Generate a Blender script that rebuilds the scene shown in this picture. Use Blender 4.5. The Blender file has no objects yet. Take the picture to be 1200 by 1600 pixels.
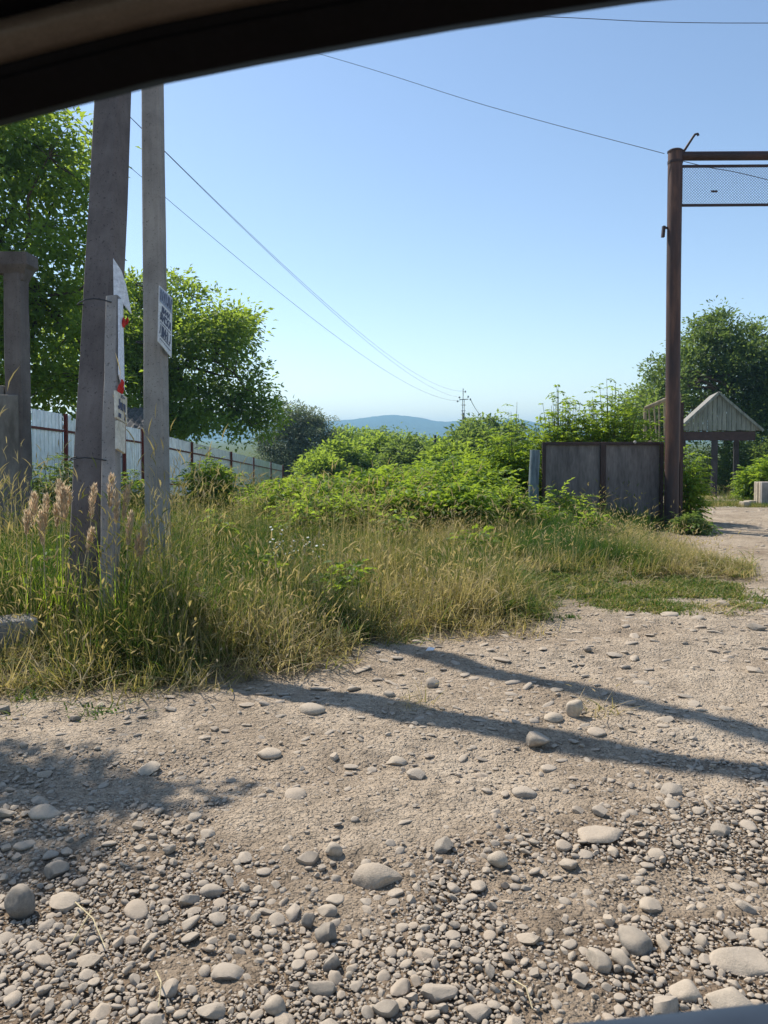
import bpy, math, random
import numpy as np
from mathutils import Vector, Matrix

# ------------------------------------------------------------------ camera, sky, sun, exposure
SC = bpy.context.scene
COL = SC.collection
CAMZ, FPX, PITCH, PPY = 1.4, 1200.0, math.radians(2.0), 727.0
cam_d = bpy.data.cameras.new("camera")
cam = bpy.data.objects.new("camera", cam_d)
COL.objects.link(cam)
cam.location = (0, 0, CAMZ)
cam.rotation_euler = (math.pi / 2 - PITCH, 0, 0)
cam_d.sensor_fit = 'VERTICAL'
cam_d.sensor_height = 36.0
cam_d.lens = 36.0 * FPX / 1600.0
cam_d.shift_y = -(800.0 - PPY) / 1600.0
cam_d.clip_start = 0.02
cam_d.clip_end = 12000
cam_d.dof.use_dof = True
cam_d.dof.focus_distance = 4.2
cam_d.dof.aperture_fstop = 12
SC.camera = cam

SUN_EL = math.radians(50.0)
SUN_AZ = math.atan2(-0.727, 0.686)            # from +Y towards +X: the sun stands behind the scene, to the left
sun_dir = Vector((math.sin(SUN_AZ) * math.cos(SUN_EL), math.cos(SUN_AZ) * math.cos(SUN_EL), math.sin(SUN_EL)))
world = bpy.data.worlds.new("World")
SC.world = world
world.use_nodes = True
wn = world.node_tree
for n in list(wn.nodes):
    wn.nodes.remove(n)
sky = wn.nodes.new("ShaderNodeTexSky")
sky.sky_type = 'NISHITA'
sky.sun_disc = False
sky.sun_elevation = SUN_EL
sky.sun_rotation = SUN_AZ
sky.altitude = 300
sky.air_density = 1.0
sky.dust_density = 0.35
sky.ozone_density = 0.9
bg = wn.nodes.new("ShaderNodeBackground")
bg.inputs[1].default_value = 0.14
wo = wn.nodes.new("ShaderNodeOutputWorld")
wn.links.new(sky.outputs[0], bg.inputs[0])
wn.links.new(bg.outputs[0], wo.inputs[0])
sl = bpy.data.lights.new("sun", 'SUN')
sl.energy = 5.0
sl.angle = math.radians(0.55)
sl.color = (1.0, 0.94, 0.845)
sun = bpy.data.objects.new("sun", sl)
COL.objects.link(sun)
sun.rotation_euler = (-sun_dir).to_track_quat('-Z', 'Y').to_euler()
SC.view_settings.view_transform = 'Standard'
SC.view_settings.look = 'None'
SC.view_settings.exposure = 0.32
SC.view_settings.gamma = 1.0
SC.render.engine = 'CYCLES'
SC.cycles.max_bounces = 8
SC.cycles.transmission_bounces = 5
SC.cycles.diffuse_bounces = 4
SC.cycles.volume_bounces = 0
SC.cycles.use_denoising = True
SC.cycles.sample_clamp_indirect = 6.0

R = np.random.default_rng(7)

# ------------------------------------------------------------------ helpers
def P(px, py, Y):
    """World point on the sight line of photo pixel (px, py) at distance Y along the ground axis."""
    a, b = (px - 600.0) / FPX, -(py - PPY) / FPX
    c, s = math.cos(PITCH), math.sin(PITCH)
    d = (a, c + b * s, -s + b * c)
    t = Y / d[1]
    return Vector((d[0] * t, Y, CAMZ + d[2] * t))

def vnoise(x, y, seed=0):
    """Smooth value noise in [-1, 1] on numpy arrays."""
    x = np.asarray(x, float); y = np.asarray(y, float)
    xi = np.floor(x); yi = np.floor(y)
    fx = x - xi; fy = y - yi
    fx = fx * fx * (3 - 2 * fx); fy = fy * fy * (3 - 2 * fy)
    def h(i, j):
        v = np.sin(i * 127.1 + j * 311.7 + seed * 74.7) * 43758.5453
        return (v - np.floor(v)) * 2 - 1
    a = h(xi, yi); b = h(xi + 1, yi); c = h(xi, yi + 1); d = h(xi + 1, yi + 1)
    return (a * (1 - fx) + b * fx) * (1 - fy) + (c * (1 - fx) + d * fx) * fy

FRONT = np.array([(-60, 3.6), (-8, 3.9), (-2.6, 4.0), (-2, 4.1), (-1.2, 4.25), (-.6, 4.65), (0, 5.15), (.6, 5.4), (1.12, 5.65), (1.35, 6.5),
                  (2, 7.0), (2.9, 7.1), (3.6, 7.7), (4.2, 8.5), (5.2, 12.5), (6, 15.0), (9, 30), (60, 60)])
def front(x):
    return np.interp(x, FRONT[:, 0], FRONT[:, 1])
def verge(x, y):
    """> 0 inside the grassy verge (roughly metres from its border)."""
    x = np.asarray(x, float); y = np.asarray(y, float)
    a = y - front(x) + 0.22 * vnoise(x * 1.7, y * 1.7, 3) + 0.12 * vnoise(x * 5, y * 5, 4)
    b = 0.388 * np.maximum(y, 9.0) - x + 0.6 * np.maximum(0, 9 - y) + 0.2 * vnoise(x * 1.1, y * 1.1, 5)
    return np.minimum(a, b)
def softplus(t, k=1.5):
    return np.where(t / k > 30, t, k * np.log1p(np.exp(np.minimum(t / k, 30))))
def zg(x, y):
    x = np.asarray(x, float); y = np.asarray(y, float)
    yy = np.minimum(y, 70 + 0 * y)
    z = -0.062 * softplus(yy - 15.5)
    near = np.clip(1.3 - np.abs(y) / 40.0, 0, 1)
    z = z + near * (0.022 * vnoise(x * .55, y * .8, 11) + 0.010 * vnoise(x * 1.7, y * 2.6, 12) + 0.005 * vnoise(x * 5, y * 7, 13))
    for yc, dep, w in ((3.25, .014, .16), (4.55, .018, .2), (2.35, .010, .2)):
        yy_ = y - yc - .12 * x - .10 * vnoise(x * .6, 0 * x + yc, 14)
        z = z - dep * np.exp(-(yy_ / w) ** 2) + .5 * dep * np.exp(-((np.abs(yy_) - 2 * w) / w) ** 2)
    v = np.clip(verge(x, y) / 0.8, 0, 1)
    return z + 0.045 * v * near
def zgf(x, y):
    return float(zg(np.array([x]), np.array([y]))[0])
def G(px, py):
    """Ground point under a photo pixel."""
    Y = 5.0
    for _ in range(60):
        p = P(px, py, Y)
        slope = (P(px, py, Y + .01).z - p.z) / .01
        g = zgf(p.x, Y)
        Y = min(max(Y - (p.z - g) / min(slope - 0.0, -0.01) * .7, .5), 90)
    p = P(px, py, Y)
    return Vector((p.x, Y, zgf(p.x, Y)))

def mesh_np(name, verts, faces, smooth=False, attrs=None):
    me = bpy.data.meshes.new(name)
    verts = np.asarray(verts, np.float32).reshape(-1, 3)
    faces = np.asarray(faces, np.int32)
    nf, k = faces.shape
    me.vertices.add(len(verts)); me.vertices.foreach_set("co", verts.ravel())
    me.loops.add(nf * k); me.loops.foreach_set("vertex_index", faces.ravel())
    me.polygons.add(nf)
    me.polygons.foreach_set("loop_start", np.arange(0, nf * k, k, dtype=np.int32))
    me.polygons.foreach_set("loop_total", np.full(nf, k, np.int32))
    if smooth:
        me.polygons.foreach_set("use_smooth", np.ones(nf, bool))
    me.update(calc_edges=True)
    for an, (typ, data) in (attrs or {}).items():
        at = me.attributes.new(an, typ, 'POINT')
        at.data.foreach_set('value' if typ == 'FLOAT' else 'vector', np.asarray(data, np.float32).ravel())
    return me

def link(name, me, mat=None, parent=None):
    o = bpy.data.objects.new(name, me)
    COL.objects.link(o)
    if mat is not None and me is not None and len(me.materials) == 0:
        me.materials.append(mat)
    if parent is not None:
        o.parent = parent
        o.matrix_parent_inverse = Matrix.Translation(parent.location).inverted() if parent.location.length > 0 else Matrix()
    return o
def tag(o, label=None, cat=None, group=None, kind=None):
    if label: o["label"] = label
    if cat: o["category"] = cat
    if group: o["group"] = group
    if kind: o["kind"] = kind
    return o
def thing(name, loc, label, cat, group=None):
    o = bpy.data.objects.new(name, None)
    COL.objects.link(o)
    o.empty_display_size = .1
    o.location = loc
    return tag(o, label, cat, group)

class MB:
    """Collects shapes (world coordinates) and builds ONE mesh object."""
    def __init__(s):
        s.v = []; s.f = []
    def add(s, vs, fs):
        k = len(s.v)
        s.v += [tuple(v) for v in vs]
        s.f += [tuple(i + k for i in f) for f in fs]
        return s
    def box(s, c, size, rot=None, taper=1.0):
        sx, sy, sz = [d / 2 for d in size]
        vs = []
        for z in (-1, 1):
            t = taper if z > 0 else 1.0
            for x, y in ((-1, -1), (1, -1), (1, 1), (-1, 1)):
                v = Vector((x * sx * t, y * sy * t, z * sz))
                if rot is not None: v = rot @ v
                vs.append(v + Vector(c))
        return s.add(vs, [(3, 2, 1, 0), (4, 5, 6, 7), (0, 1, 5, 4), (1, 2, 6, 5), (2, 3, 7, 6), (3, 0, 4, 7)])
    def hexa(s, q8):
        return s.add(q8, [(3, 2, 1, 0), (4, 5, 6, 7), (0, 1, 5, 4), (1, 2, 6, 5), (2, 3, 7, 6), (3, 0, 4, 7)])
    def bar(s, a, b, w, d=None, up=Vector((0, 0, 1))):
        a = Vector(a); b = Vector(b); d = d or w
        t = (b - a).normalized()
        if abs(t.dot(up)) > .98: up = Vector((0, 1, 0))
        x = t.cross(up).normalized(); y = x.cross(t).normalized()
        q = [p + x * sx * w / 2 + y * sy * d / 2 for p in (a, b) for sx, sy in ((-1, -1), (1, -1), (1, 1), (-1, 1))]
        return s.hexa(q)
    def tube(s, pts, radii, n=10, cap=True):
        pts = [Vector(p) for p in pts]
        if not hasattr(radii, '__len__'): radii = [radii] * len(pts)
        rings = []
        ref = None
        for i, p in enumerate(pts):
            t = (pts[min(i + 1, len(pts) - 1)] - pts[max(i - 1, 0)])
            t = t.normalized() if t.length > 1e-9 else Vector((0, 0, 1))
            if ref is None or abs(t.dot(ref)) > .99:
                ref = Vector((1, 0, 0)) if abs(t.x) < .9 else Vector((0, 1, 0))
            x = t.cross(ref).normalized(); y = t.cross(x).normalized()
            ref = ref - t * ref.dot(t)
            ref = ref.normalized() if ref.length > 1e-6 else Vector((0, 1, 0))
            rings.append([p + (x * math.cos(2 * math.pi * k / n) + y * math.sin(2 * math.pi * k / n)) * radii[i] for k in range(n)])
        vs = [v for r in rings for v in r]
        fs = []
        for i in range(len(pts) - 1):
            for k in range(n):
                fs.append((i * n + k, i * n + (k + 1) % n, (i + 1) * n + (k + 1) % n, (i + 1) * n + k))
        if cap:
            fs.append(tuple(range(n - 1, -1, -1)))
            fs.append(tuple((len(pts) - 1) * n + k for k in range(n)))
        return s.add(vs, fs)
    def poly_slab(s, pts, nrm, th):
        n = len(pts); nrm = Vector(nrm).normalized() * th / 2
        vs = [Vector(p) - nrm for p in pts] + [Vector(p) + nrm for p in pts]
        fs = [tuple(range(n - 1, -1, -1)), tuple(range(n, 2 * n))] + [(i, (i + 1) % n, n + (i + 1) % n, n + i) for i in range(n)]
        return s.add(vs, fs)
    def mesh(s, name, smooth=False, bevel=0.0, seg=2):
        me = bpy.data.meshes.new(name)
        me.from_pydata([tuple(v) for v in s.v], [], s.f)
        me.update()
        if bevel > 0:
            import bmesh
            bm = bmesh.new(); bm.from_mesh(me)
            es = [e for e in bm.edges if len(e.link_faces) == 2 and e.calc_face_angle(0) > .5]
            bmesh.ops.bevel(bm, geom=es, offset=bevel, segments=seg, affect='EDGES', profile=.6)
            bm.to_mesh(me); bm.free()
        if smooth:
            me.shade_smooth()
            try: me.set_sharp_from_angle(angle=math.radians(40))
            except Exception: pass
        return me
    def build(s, name, mat, parent=None, smooth=False, bevel=0.0, seg=2):
        return link(name, s.mesh(name, smooth, bevel, seg), mat, parent)

# ------------------------------------------------------------------ materials
def newmat(name):
    m = bpy.data.materials.new(name); m.use_nodes = True
    nt = m.node_tree
    for n in list(nt.nodes): nt.nodes.remove(n)
    out = nt.nodes.new("ShaderNodeOutputMaterial")
    return m, nt, out
def N(nt, typ, **kw):
    n = nt.nodes.new(typ)
    for k, v in kw.items():
        if k.startswith('i_'):
            n.inputs[int(k[2:])].default_value = v
        else:
            setattr(n, k, v)
    return n
def ramp(nt, stops, fac=None, interp='LINEAR'):
    r = nt.nodes.new("ShaderNodeValToRGB")
    r.color_ramp.interpolation = interp
    el = r.color_ramp.elements
    while len(el) < len(stops): el.new(0.5)
    for e, (p, c) in zip(el, stops):
        e.position = p
        e.color = (c[0], c[1], c[2], 1) if hasattr(c, '__len__') else (c, c, c, 1)
    if fac is not None: nt.links.new(fac, r.inputs[0])
    return r
def noise(nt, scale, detail=4, rough=.55, vec=None, dist=0.0):
    n = nt.nodes.new("ShaderNodeTexNoise")
    n.inputs["Scale"].default_value = scale; n.inputs["Detail"].default_value = detail
    n.inputs["Roughness"].default_value = rough; n.inputs["Distortion"].default_value = dist
    if vec is not None: nt.links.new(vec, n.inputs["Vector"])
    return n
def mixc(nt, a, b, fac, mode='MIX'):
    m = nt.nodes.new("ShaderNodeMix"); m.data_type = 'RGBA'; m.blend_type = mode
    for sock, val in ((m.inputs[6], a), (m.inputs[7], b), (m.inputs[0], fac)):
        if hasattr(val, 'links'): nt.links.new(val, sock)
        elif hasattr(val, '__len__'): sock.default_value = (val[0], val[1], val[2], 1)
        else: sock.default_value = val
    return m.outputs[2]
def bump(nt, h, strength, dist, prev=None):
    b = nt.nodes.new("ShaderNodeBump")
    b.inputs["Strength"].default_value = strength; b.inputs["Distance"].default_value = dist
    nt.links.new(h, b.inputs["Height"])
    if prev is not None: nt.links.new(prev, b.inputs["Normal"])
    return b.outputs[0]
def mapping(nt, scale=(1, 1, 1), coord="Object"):
    t = nt.nodes.new("ShaderNodeTexCoord"); m = nt.nodes.new("ShaderNodeMapping")
    m.inputs["Scale"].default_value = scale
    nt.links.new(t.outputs[coord], m.inputs[0])
    return m.outputs[0]
def principled(nt, out, col, rough=.8, metal=0.0, nrm=None, spec=.3):
    b = nt.nodes.new("ShaderNodeBsdfPrincipled")
    for key, val in (("Base Color", col), ("Roughness", rough), ("Metallic", metal)):
        if hasattr(val, 'links'): nt.links.new(val, b.inputs[key])
        elif hasattr(val, '__len__'): b.inputs[key].default_value = (val[0], val[1], val[2], 1)
        else: b.inputs[key].default_value = val
    b.inputs["Specular IOR Level"].default_value = spec
    if nrm is not None: nt.links.new(nrm, b.inputs["Normal"])
    nt.links.new(b.outputs[0], out.inputs[0])
    return b
def simple(name, c1, c2, scale=6, rough=.8, metal=0., bstr=.3, bdist=.004, stretch=(1, 1, 1), spec=.3, c3=None, detail=6):
    m, nt, out = newmat(name)
    v = mapping(nt, stretch)
    n1 = noise(nt, scale, detail, .62, v)
    n2 = noise(nt, scale * 7, 4, .6, v)
    r = ramp(nt, [(.32, c1), (.68, c2)] if c3 is None else [(.3, c1), (.52, c2), (.7, c3)], n1.outputs[0])
    col = mixc(nt, r.outputs[0], (.5, .5, .5), .35, 'OVERLAY')
    col = mixc(nt, r.outputs[0], ramp(nt, [(.3, .72), (.7, 1.12)], n2.outputs[0]).outputs[0], 1.0, 'MULTIPLY')
    nr = bump(nt, n2.outputs[0], bstr, bdist)
    principled(nt, out, col, rough, metal, nr, spec)
    return m

def mat_ground():
    m, nt, out = newmat("dirt_ground")
    v = mapping(nt)
    vs = mapping(nt, (.18, 1.5, 1))
    at = N(nt, "ShaderNodeAttribute", attribute_name="soil")
    big = noise(nt, .9, 5, .6, v)
    mid = noise(nt, 7, 6, .65, v)
    fine = noise(nt, 70, 5, .7, v)
    strk = noise(nt, 14, 5, .62, vs)
    dirt = ramp(nt, [(.28, (.30, .228, .158)), (.5, (.425, .338, .245)), (.72, (.535, .44, .33))], big.outputs[0]).outputs[0]
    dirt = mixc(nt, dirt, ramp(nt, [(.3, .58), (.5, 1.0), (.7, 1.13)], mid.outputs[0]).outputs[0], .85, 'MULTIPLY')
    dirt = mixc(nt, dirt, ramp(nt, [(.36, .66), (.52, 1.02), (.7, 1.12)], fine.outputs[0]).outputs[0], .8, 'MULTIPLY')
    dirt = mixc(nt, dirt, ramp(nt, [(.3, .8), (.6, 1.06)], strk.outputs[0]).outputs[0], .7, 'MULTIPLY')
    soil = ramp(nt, [(.3, (.10, .075, .04)), (.6, (.20, .155, .085)), (.75, (.15, .14, .06))], mid.outputs[0]).outputs[0]
    col = mixc(nt, dirt, soil, at.outputs["Fac"])
    lo = N(nt, "ShaderNodeAttribute", attribute_name="loose")
    col = mixc(nt, col, (.54, .50, .47), lo.outputs["Fac"], 'MULTIPLY')
    far = N(nt, "ShaderNodeAttribute", attribute_name="far")
    meadow = ramp(nt, [(.3, (.05, .075, .022)), (.6, (.10, .12, .04)), (.75, (.16, .15, .06))], mid.outputs[0]).outputs[0]
    col = mixc(nt, col, meadow, far.outputs["Fac"])
    vor = nt.nodes.new("ShaderNodeTexVoronoi"); vor.inputs["Scale"].default_value = 85; nt.links.new(v, vor.inputs["Vector"])
    vor2 = nt.nodes.new("ShaderNodeTexVoronoi"); vor2.inputs["Scale"].default_value = 33; nt.links.new(v, vor2.inputs["Vector"])
    peb = ramp(nt, [(.0, 1.0), (.32, .7), (.55, 0.0)], vor.outputs["Distance"])
    peb2 = ramp(nt, [(.0, 1.0), (.25, .8), (.45, 0.0)], vor2.outputs["Distance"])
    b = bump(nt, fine.outputs[0], .8, .012)
    b = bump(nt, strk.outputs[0], .45, .012, b)
    b = bump(nt, mid.outputs[0], .6, .03, b)
    b = bump(nt, peb.outputs[0], .8, .008, b)
    b = bump(nt, peb2.outputs[0], .75, .012, b)
    principled(nt, out, col, .95, 0, b, .1)
    return m

def mat_stone(name, c, spread=1.0):
    m, nt, out = newmat(name)
    oi = N(nt, "ShaderNodeObjectInfo")
    v = mapping(nt)
    n1 = noise(nt, 2.2, 5, .6, v)
    n2 = noise(nt, 14, 5, .7, v)
    a = tuple(x * .74 for x in c); b = tuple(x * 1.12 for x in c)
    col = ramp(nt, [(.3, a), (.7, b)], n1.outputs[0]).outputs[0]
    tint = ramp(nt, [(0, (.70, .71, .73)), (.22, (.88, .87, .86)), (.5, (1.0, .98, .95)), (.8, (1.08, 1.03, .95)), (1, (1.02, .92, .83))], oi.outputs["Random"]).outputs[0]
    col = mixc(nt, col, tint, .9 * spread, 'MULTIPLY')
    col = mixc(nt, col, ramp(nt, [(.35, .7), (.6, 1.08)], n2.outputs[0]).outputs[0], .7, 'MULTIPLY')
    geo = N(nt, "ShaderNodeNewGeometry")
    sep = N(nt, "ShaderNodeSeparateXYZ"); nt.links.new(geo.outputs["Normal"], sep.inputs[0])
    n3 = noise(nt, 5, 4, .7, v)
    ad = N(nt, "ShaderNodeMath", operation='MULTIPLY_ADD', i_1=.9, i_2=-.45); nt.links.new(n3.outputs[0], ad.inputs[0])
    sm = N(nt, "ShaderNodeMath", operation='ADD'); nt.links.new(sep.outputs[2], sm.inputs[0]); nt.links.new(ad.outputs[0], sm.inputs[1])
    dust = ramp(nt, [(.25, 0.0), (.95, .62)], sm.outputs[0])
    col = mixc(nt, col, (.47, .385, .29), dust.outputs[0])
    nr = bump(nt, n2.outputs[0], .35, .03)
    principled(nt, out, col, .88, 0, nr, .2)
    return m

def mat_leaf(name, dark, light, trans, tfac=.45, rough=.55):
    """Leaf: dark..light by the leaf's own tone, translucent to back light."""
    m, nt, out = newmat(name)
    at = N(nt, "ShaderNodeAttribute", attribute_name="tone")
    col = ramp(nt, [(0, dark), (.75, light), (1, (light[0] * 1.7, light[1] * 1.25, light[2]))], at.outputs["Fac"]).outputs[0]
    d = N(nt, "ShaderNodeBsdfPrincipled"); d.inputs["Roughness"].default_value = rough
    d.inputs["Specular IOR Level"].default_value = .35
    nt.links.new(col, d.inputs["Base Color"])
    t = N(nt, "ShaderNodeBsdfTranslucent")
    tc = mixc(nt, col, (trans[0], trans[1], trans[2]), .6)
    nt.links.new(tc, t.inputs[0])
    mx = N(nt, "ShaderNodeMixShader", i_0=tfac)
    nt.links.new(d.outputs[0], mx.inputs[1]); nt.links.new(t.outputs[0], mx.inputs[2])
    nt.links.new(mx.outputs[0], out.inputs[0])
    return m

def mat_grass(name):
    """Grass blade: green to straw by the plant's own dryness (instance value 'dry') plus blade tone."""
    m, nt, out = newmat(name)
    ai = N(nt, "ShaderNodeAttribute", attribute_name="dry", attribute_type='INSTANCER')
    ab = N(nt, "ShaderNodeAttribute", attribute_name="tone")
    s = N(nt, "ShaderNodeMath", operation='ADD'); nt.links.new(ai.outputs["Fac"], s.inputs[0])
    s2 = N(nt, "ShaderNodeMath", operation='MULTIPLY_ADD', i_1=.7, i_2=-.35); nt.links.new(ab.outputs["Fac"], s2.inputs[0])
    nt.links.new(s2.outputs[0], s.inputs[1])
    col = ramp(nt, [(0, (.05, .115, .014)), (.25, (.11, .17, .03)), (.5, (.27, .235, .075)), (.72, (.44, .345, .175)), (1, (.54, .43, .27))], s.outputs[0]).outputs[0]
    d = N(nt, "ShaderNodeBsdfPrincipled"); d.inputs["Roughness"].default_value = .6
    d.inputs["Specular IOR Level"].default_value = .25
    nt.links.new(col, d.inputs["Base Color"])
    t = N(nt, "ShaderNodeBsdfTranslucent")
    nt.links.new(mixc(nt, col, (1.25, 1.3, .8), 1.0, 'MULTIPLY'), t.inputs[0])
    mx = N(nt, "ShaderNodeMixShader", i_0=.42)
    nt.links.new(d.outputs[0], mx.inputs[1]); nt.links.new(t.outputs[0], mx.inputs[2])
    nt.links.new(mx.outputs[0], out.inputs[0])
    return m

def mat_concrete(name, c1, c2, warm=(1, 1, 1)):
    m, nt, out = newmat(name)
    v = mapping(nt); vs = mapping(nt, (1, 1, .07))
    big = noise(nt, 2.5, 5, .6, v); strk = noise(nt, 26, 4, .6, vs); grain = noise(nt, 160, 3, .7, v); pit = noise(nt, 55, 2, .5, v)
    col = ramp(nt, [(.3, c1), (.7, c2)], big.outputs[0]).outputs[0]
    col = mixc(nt, col, ramp(nt, [(.32, .62), (.5, 1.0), (.72, 1.16)], strk.outputs[0]).outputs[0], .32, 'MULTIPLY')
    col = mixc(nt, col, ramp(nt, [(.3, .8), (.7, 1.12)], grain.outputs[0]).outputs[0], .8, 'MULTIPLY')
    pits = ramp(nt, [(.64, 1.0), (.70, .42)], pit.outputs[0])
    col = mixc(nt, col, pits.outputs[0], .8, 'MULTIPLY')
    b = bump(nt, grain.outputs[0], .4, .003); b = bump(nt, pits.outputs[0], .5, .006, b); b = bump(nt, strk.outputs[0], .25, .004, b)
    principled(nt, out, col, .9, 0, b, .2)
    return m

M = {}
M['ground'] = mat_ground()
M['stone'] = mat_stone("river_stone", (.43, .375, .31))
M['darkstone'] = mat_stone("dark_stone", (.27, .245, .21), .4)
M['palestone'] = mat_stone("pale_stone", (.53, .45, .35), .3)
M['concrete'] = mat_concrete("weathered_concrete", (.24, .222, .208), (.42, .39, .36))
M['concrete_dark'] = mat_concrete("old_dark_concrete", (.108, .091, .086), (.21, .182, .17))
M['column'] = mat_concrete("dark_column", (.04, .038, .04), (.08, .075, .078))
M['concrete_wall'] = simple("stained_concrete", (.14, .125, .11), (.34, .32, .29), 2.2, .92, 0, .5, .006, (1, 1, .4))
M['rust'] = simple("rusty_pipe_paint", (.026, .022, .026), (.075, .038, .030), 4, .6, .0, .4, .004, (1, 1, .16), .4, (.20, .10, .062))
M['rustdark'] = simple("dark_rusty_steel", (.025, .016, .016), (.06, .03, .026), 4, .6, 0, .3, .003, (1, 1, .4), .4)
M['sheetdark'] = simple("dark_weathered_sheet", (.11, .098, .096), (.18, .162, .157), 5, .75, 0, .35, .003, (1, 1, .22), .3, (.25, .22, .21))
M['bluewood'] = simple("faded_blue_paint", (.075, .10, .125), (.27, .33, .36), 14, .85, 0, .4, .004, (1, 1, .12), .2)
M['fence'] = simple("zinc_fence_sheet", (.78, .82, .88), (.88, .91, .95), 1.5, .38, .65, .05, .001, (1, 1, .3), .4)
M['fencepaint'] = simple("fence_red_brown", (.13, .022, .016), (.22, .04, .026), 5, .6, 0, .2, .002)
M['board'] = simple("grey_green_boards", (.13, .155, .135), (.29, .32, .275), 4, .85, 0, .4, .004, (3, 3, .25), .2)
M['roofslate'] = simple("old_slate_roof", (.20, .19, .17), (.36, .34, .30), 3, .9, 0, .4, .006)
M['slate'] = simple("dark_slate", (.05, .05, .052), (.16, .155, .15), 9, .9, 0, .4, .006)
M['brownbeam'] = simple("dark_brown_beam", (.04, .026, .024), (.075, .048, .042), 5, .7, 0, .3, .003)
M['wood'] = simple("grey_wood", (.22, .17, .11), (.40, .33, .22), 6, .85, 0, .4, .004, (1, 1, .2), .2)
M['bark'] = simple("bark", (.06, .045, .032), (.15, .115, .085), 9, .95, 0, .8, .02, (1, 1, .3), .1)
M['twig'] = simple("green_stem", (.08, .10, .03), (.16, .17, .06), 12, .8, 0, .2, .002)
M['white'] = simple("white_enamel", (.72, .74, .78), (.84, .86, .88), 7, .5, 0, .1, .001)
M['cream'] = simple("cream_board", (.55, .50, .38), (.80, .76, .64), 9, .7, 0, .2, .002, (1, 1, .5))
M['ink'] = simple("blue_black_ink", (.07, .085, .14), (.13, .15, .22), 20, .7)
M['inkblue'] = simple("blue_print", (.26, .32, .46), (.46, .52, .64), 30, .6)
M['red'] = simple("red_cloth", (.45, .02, .015), (.68, .04, .03), 20, .7)
M['wire'] = simple("dark_wire", (.03, .03, .032), (.06, .06, .065), 5, .5)
M['blackplastic'] = simple("black_car_rubber", (.003, .003, .0045), (.005, .005, .007), 40, .7, 0, .1, .0005, spec=.12)
M['cartrim'] = simple("grey_car_trim", (.085, .07, .058), (.105, .086, .072), 120, .4, 0, .1, .0004, spec=.5)
M['carpaint'] = simple("blue_grey_car_paint", (.022, .028, .038), (.026, .033, .044), 3, .3, .0, .0, .0001, spec=.6)
M['ceramic'] = simple("brown_insulator", (.25, .26, .28), (.45, .46, .48), 9, .3)
M['leaf_walnut'] = mat_leaf("walnut_leaf", (.045, .105, .018), (.11, .20, .034), (.60, .76, .07), .55)
M['leaf_bush'] = mat_leaf("elder_leaf", (.055, .125, .014), (.13, .24, .028), (.55, .70, .05), .5)
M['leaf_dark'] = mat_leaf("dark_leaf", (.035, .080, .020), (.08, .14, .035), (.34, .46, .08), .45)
M['leaf_willow'] = mat_leaf("silver_leaf", (.05, .08, .04), (.15, .18, .11), (.26, .34, .15), .38)
M['leaf_far'] = mat_leaf("far_leaf", (.045, .095, .02), (.105, .175, .04), (.42, .55, .09), .48)
M['grass'] = mat_grass("grass_blade")
M['petal'] = simple("white_petal", (.75, .75, .68), (.85, .85, .8), 30, .7)
M['plume'] = mat_leaf("reed_plume", (.50, .38, .25), (.70, .57, .40), (.80, .66, .46), .5)
M['straw'] = simple("dry_straw", (.45, .36, .2), (.6, .5, .3), 30, .7)

def gdens(x, y):
    """How loosely covered with gravel the road is (0 hard dirt .. 1 full cover)."""
    d = np.clip((2.62 + .28 * np.clip(x, 0, 1) * 1.6 + .14 * vnoise(x * 2.2, y * 2.2, 31) - y) / .42, 0, 1)
    leftc = .55 * np.clip((-.35 - x) / .4, 0, 1) * np.clip((3.5 - y) / .5, 0, 1)
    rb = .6 * np.clip((x - .7) / .5, 0, 1) * np.clip((3.55 - y) / .4, 0, 1)
    soil_ = np.clip(vnoise(x * 2.3 + 3, y * 3.0, 33) * 2.4 - .30, 0, 1)
    hole = np.exp(-(((x + .17) / .22) ** 2 + ((y - 2.25) / .2) ** 2))
    d = np.maximum(np.maximum(d, leftc), rb) * (1 - .88 * np.maximum(soil_ * .9, hole))
    return np.clip(d, 0, 1)
# ------------------------------------------------------------------ ground
def growth(a, b, ratio, step0):
    out = [a]; s = step0
    while out[-1] < b:
        out.append(out[-1] + s); s *= ratio
    return out
ys = [-60, -30, -15, -8, -4, -2, -1, -.3, .3, .7, 1.0]
ys += growth(1.2, 8, 1.0058, .014)
ys += growth(ys[-1] + .08, 60, 1.028, .09)
ys += growth(ys[-1] + 3, 6000, 1.35, 5)
xs = list(np.arange(-4.2, 4.2001, .022))
right = growth(4.2 + .03, 30, 1.06, .035); right += growth(right[-1] + 3, 5000, 1.5, 5)
xs = [-x for x in right[::-1]] + xs + right
xs = np.array(xs); ys = np.array(ys)
GX, GY = np.meshgrid(xs, ys)
GZ = zg(GX, GY)
nearm = (GY > 1) & (GY < 9) & (np.abs(GX) < 5)
GZ = GZ + np.where(nearm, .007 * vnoise(GX * 11, GY * 15, 21) + .005 * vnoise(GX * 25, GY * 30, 22), 0)
vv = verge(GX, GY)
soil = np.clip(vv / .5 + .25, 0, 1) * np.where(GY > 30, 1, 1)
fara = np.clip((GY - 14) / 6, 0, 1) * np.clip(vv / 1.0, 0, 1)
fara = np.maximum(fara, np.clip((GY - 34) / 5, 0, 1))
island = ((GX - P(1190, 800, 17.2).x) / 2.6) ** 2 + ((GY - 18.0) / 1.6) ** 2
fara = np.maximum(fara, np.clip(1.3 - island, 0, 1) * .8)
turf = np.clip(1.2 - ((GX - 2.2) / 1.3) ** 2 - ((GY - 6.95) / .8) ** 2, 0, 1)
fara = np.maximum(fara, turf * .18)
fara = np.maximum(fara, np.clip(1 - np.abs(GY - 25.5) / 2.0, 0, 1) * .7)
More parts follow.
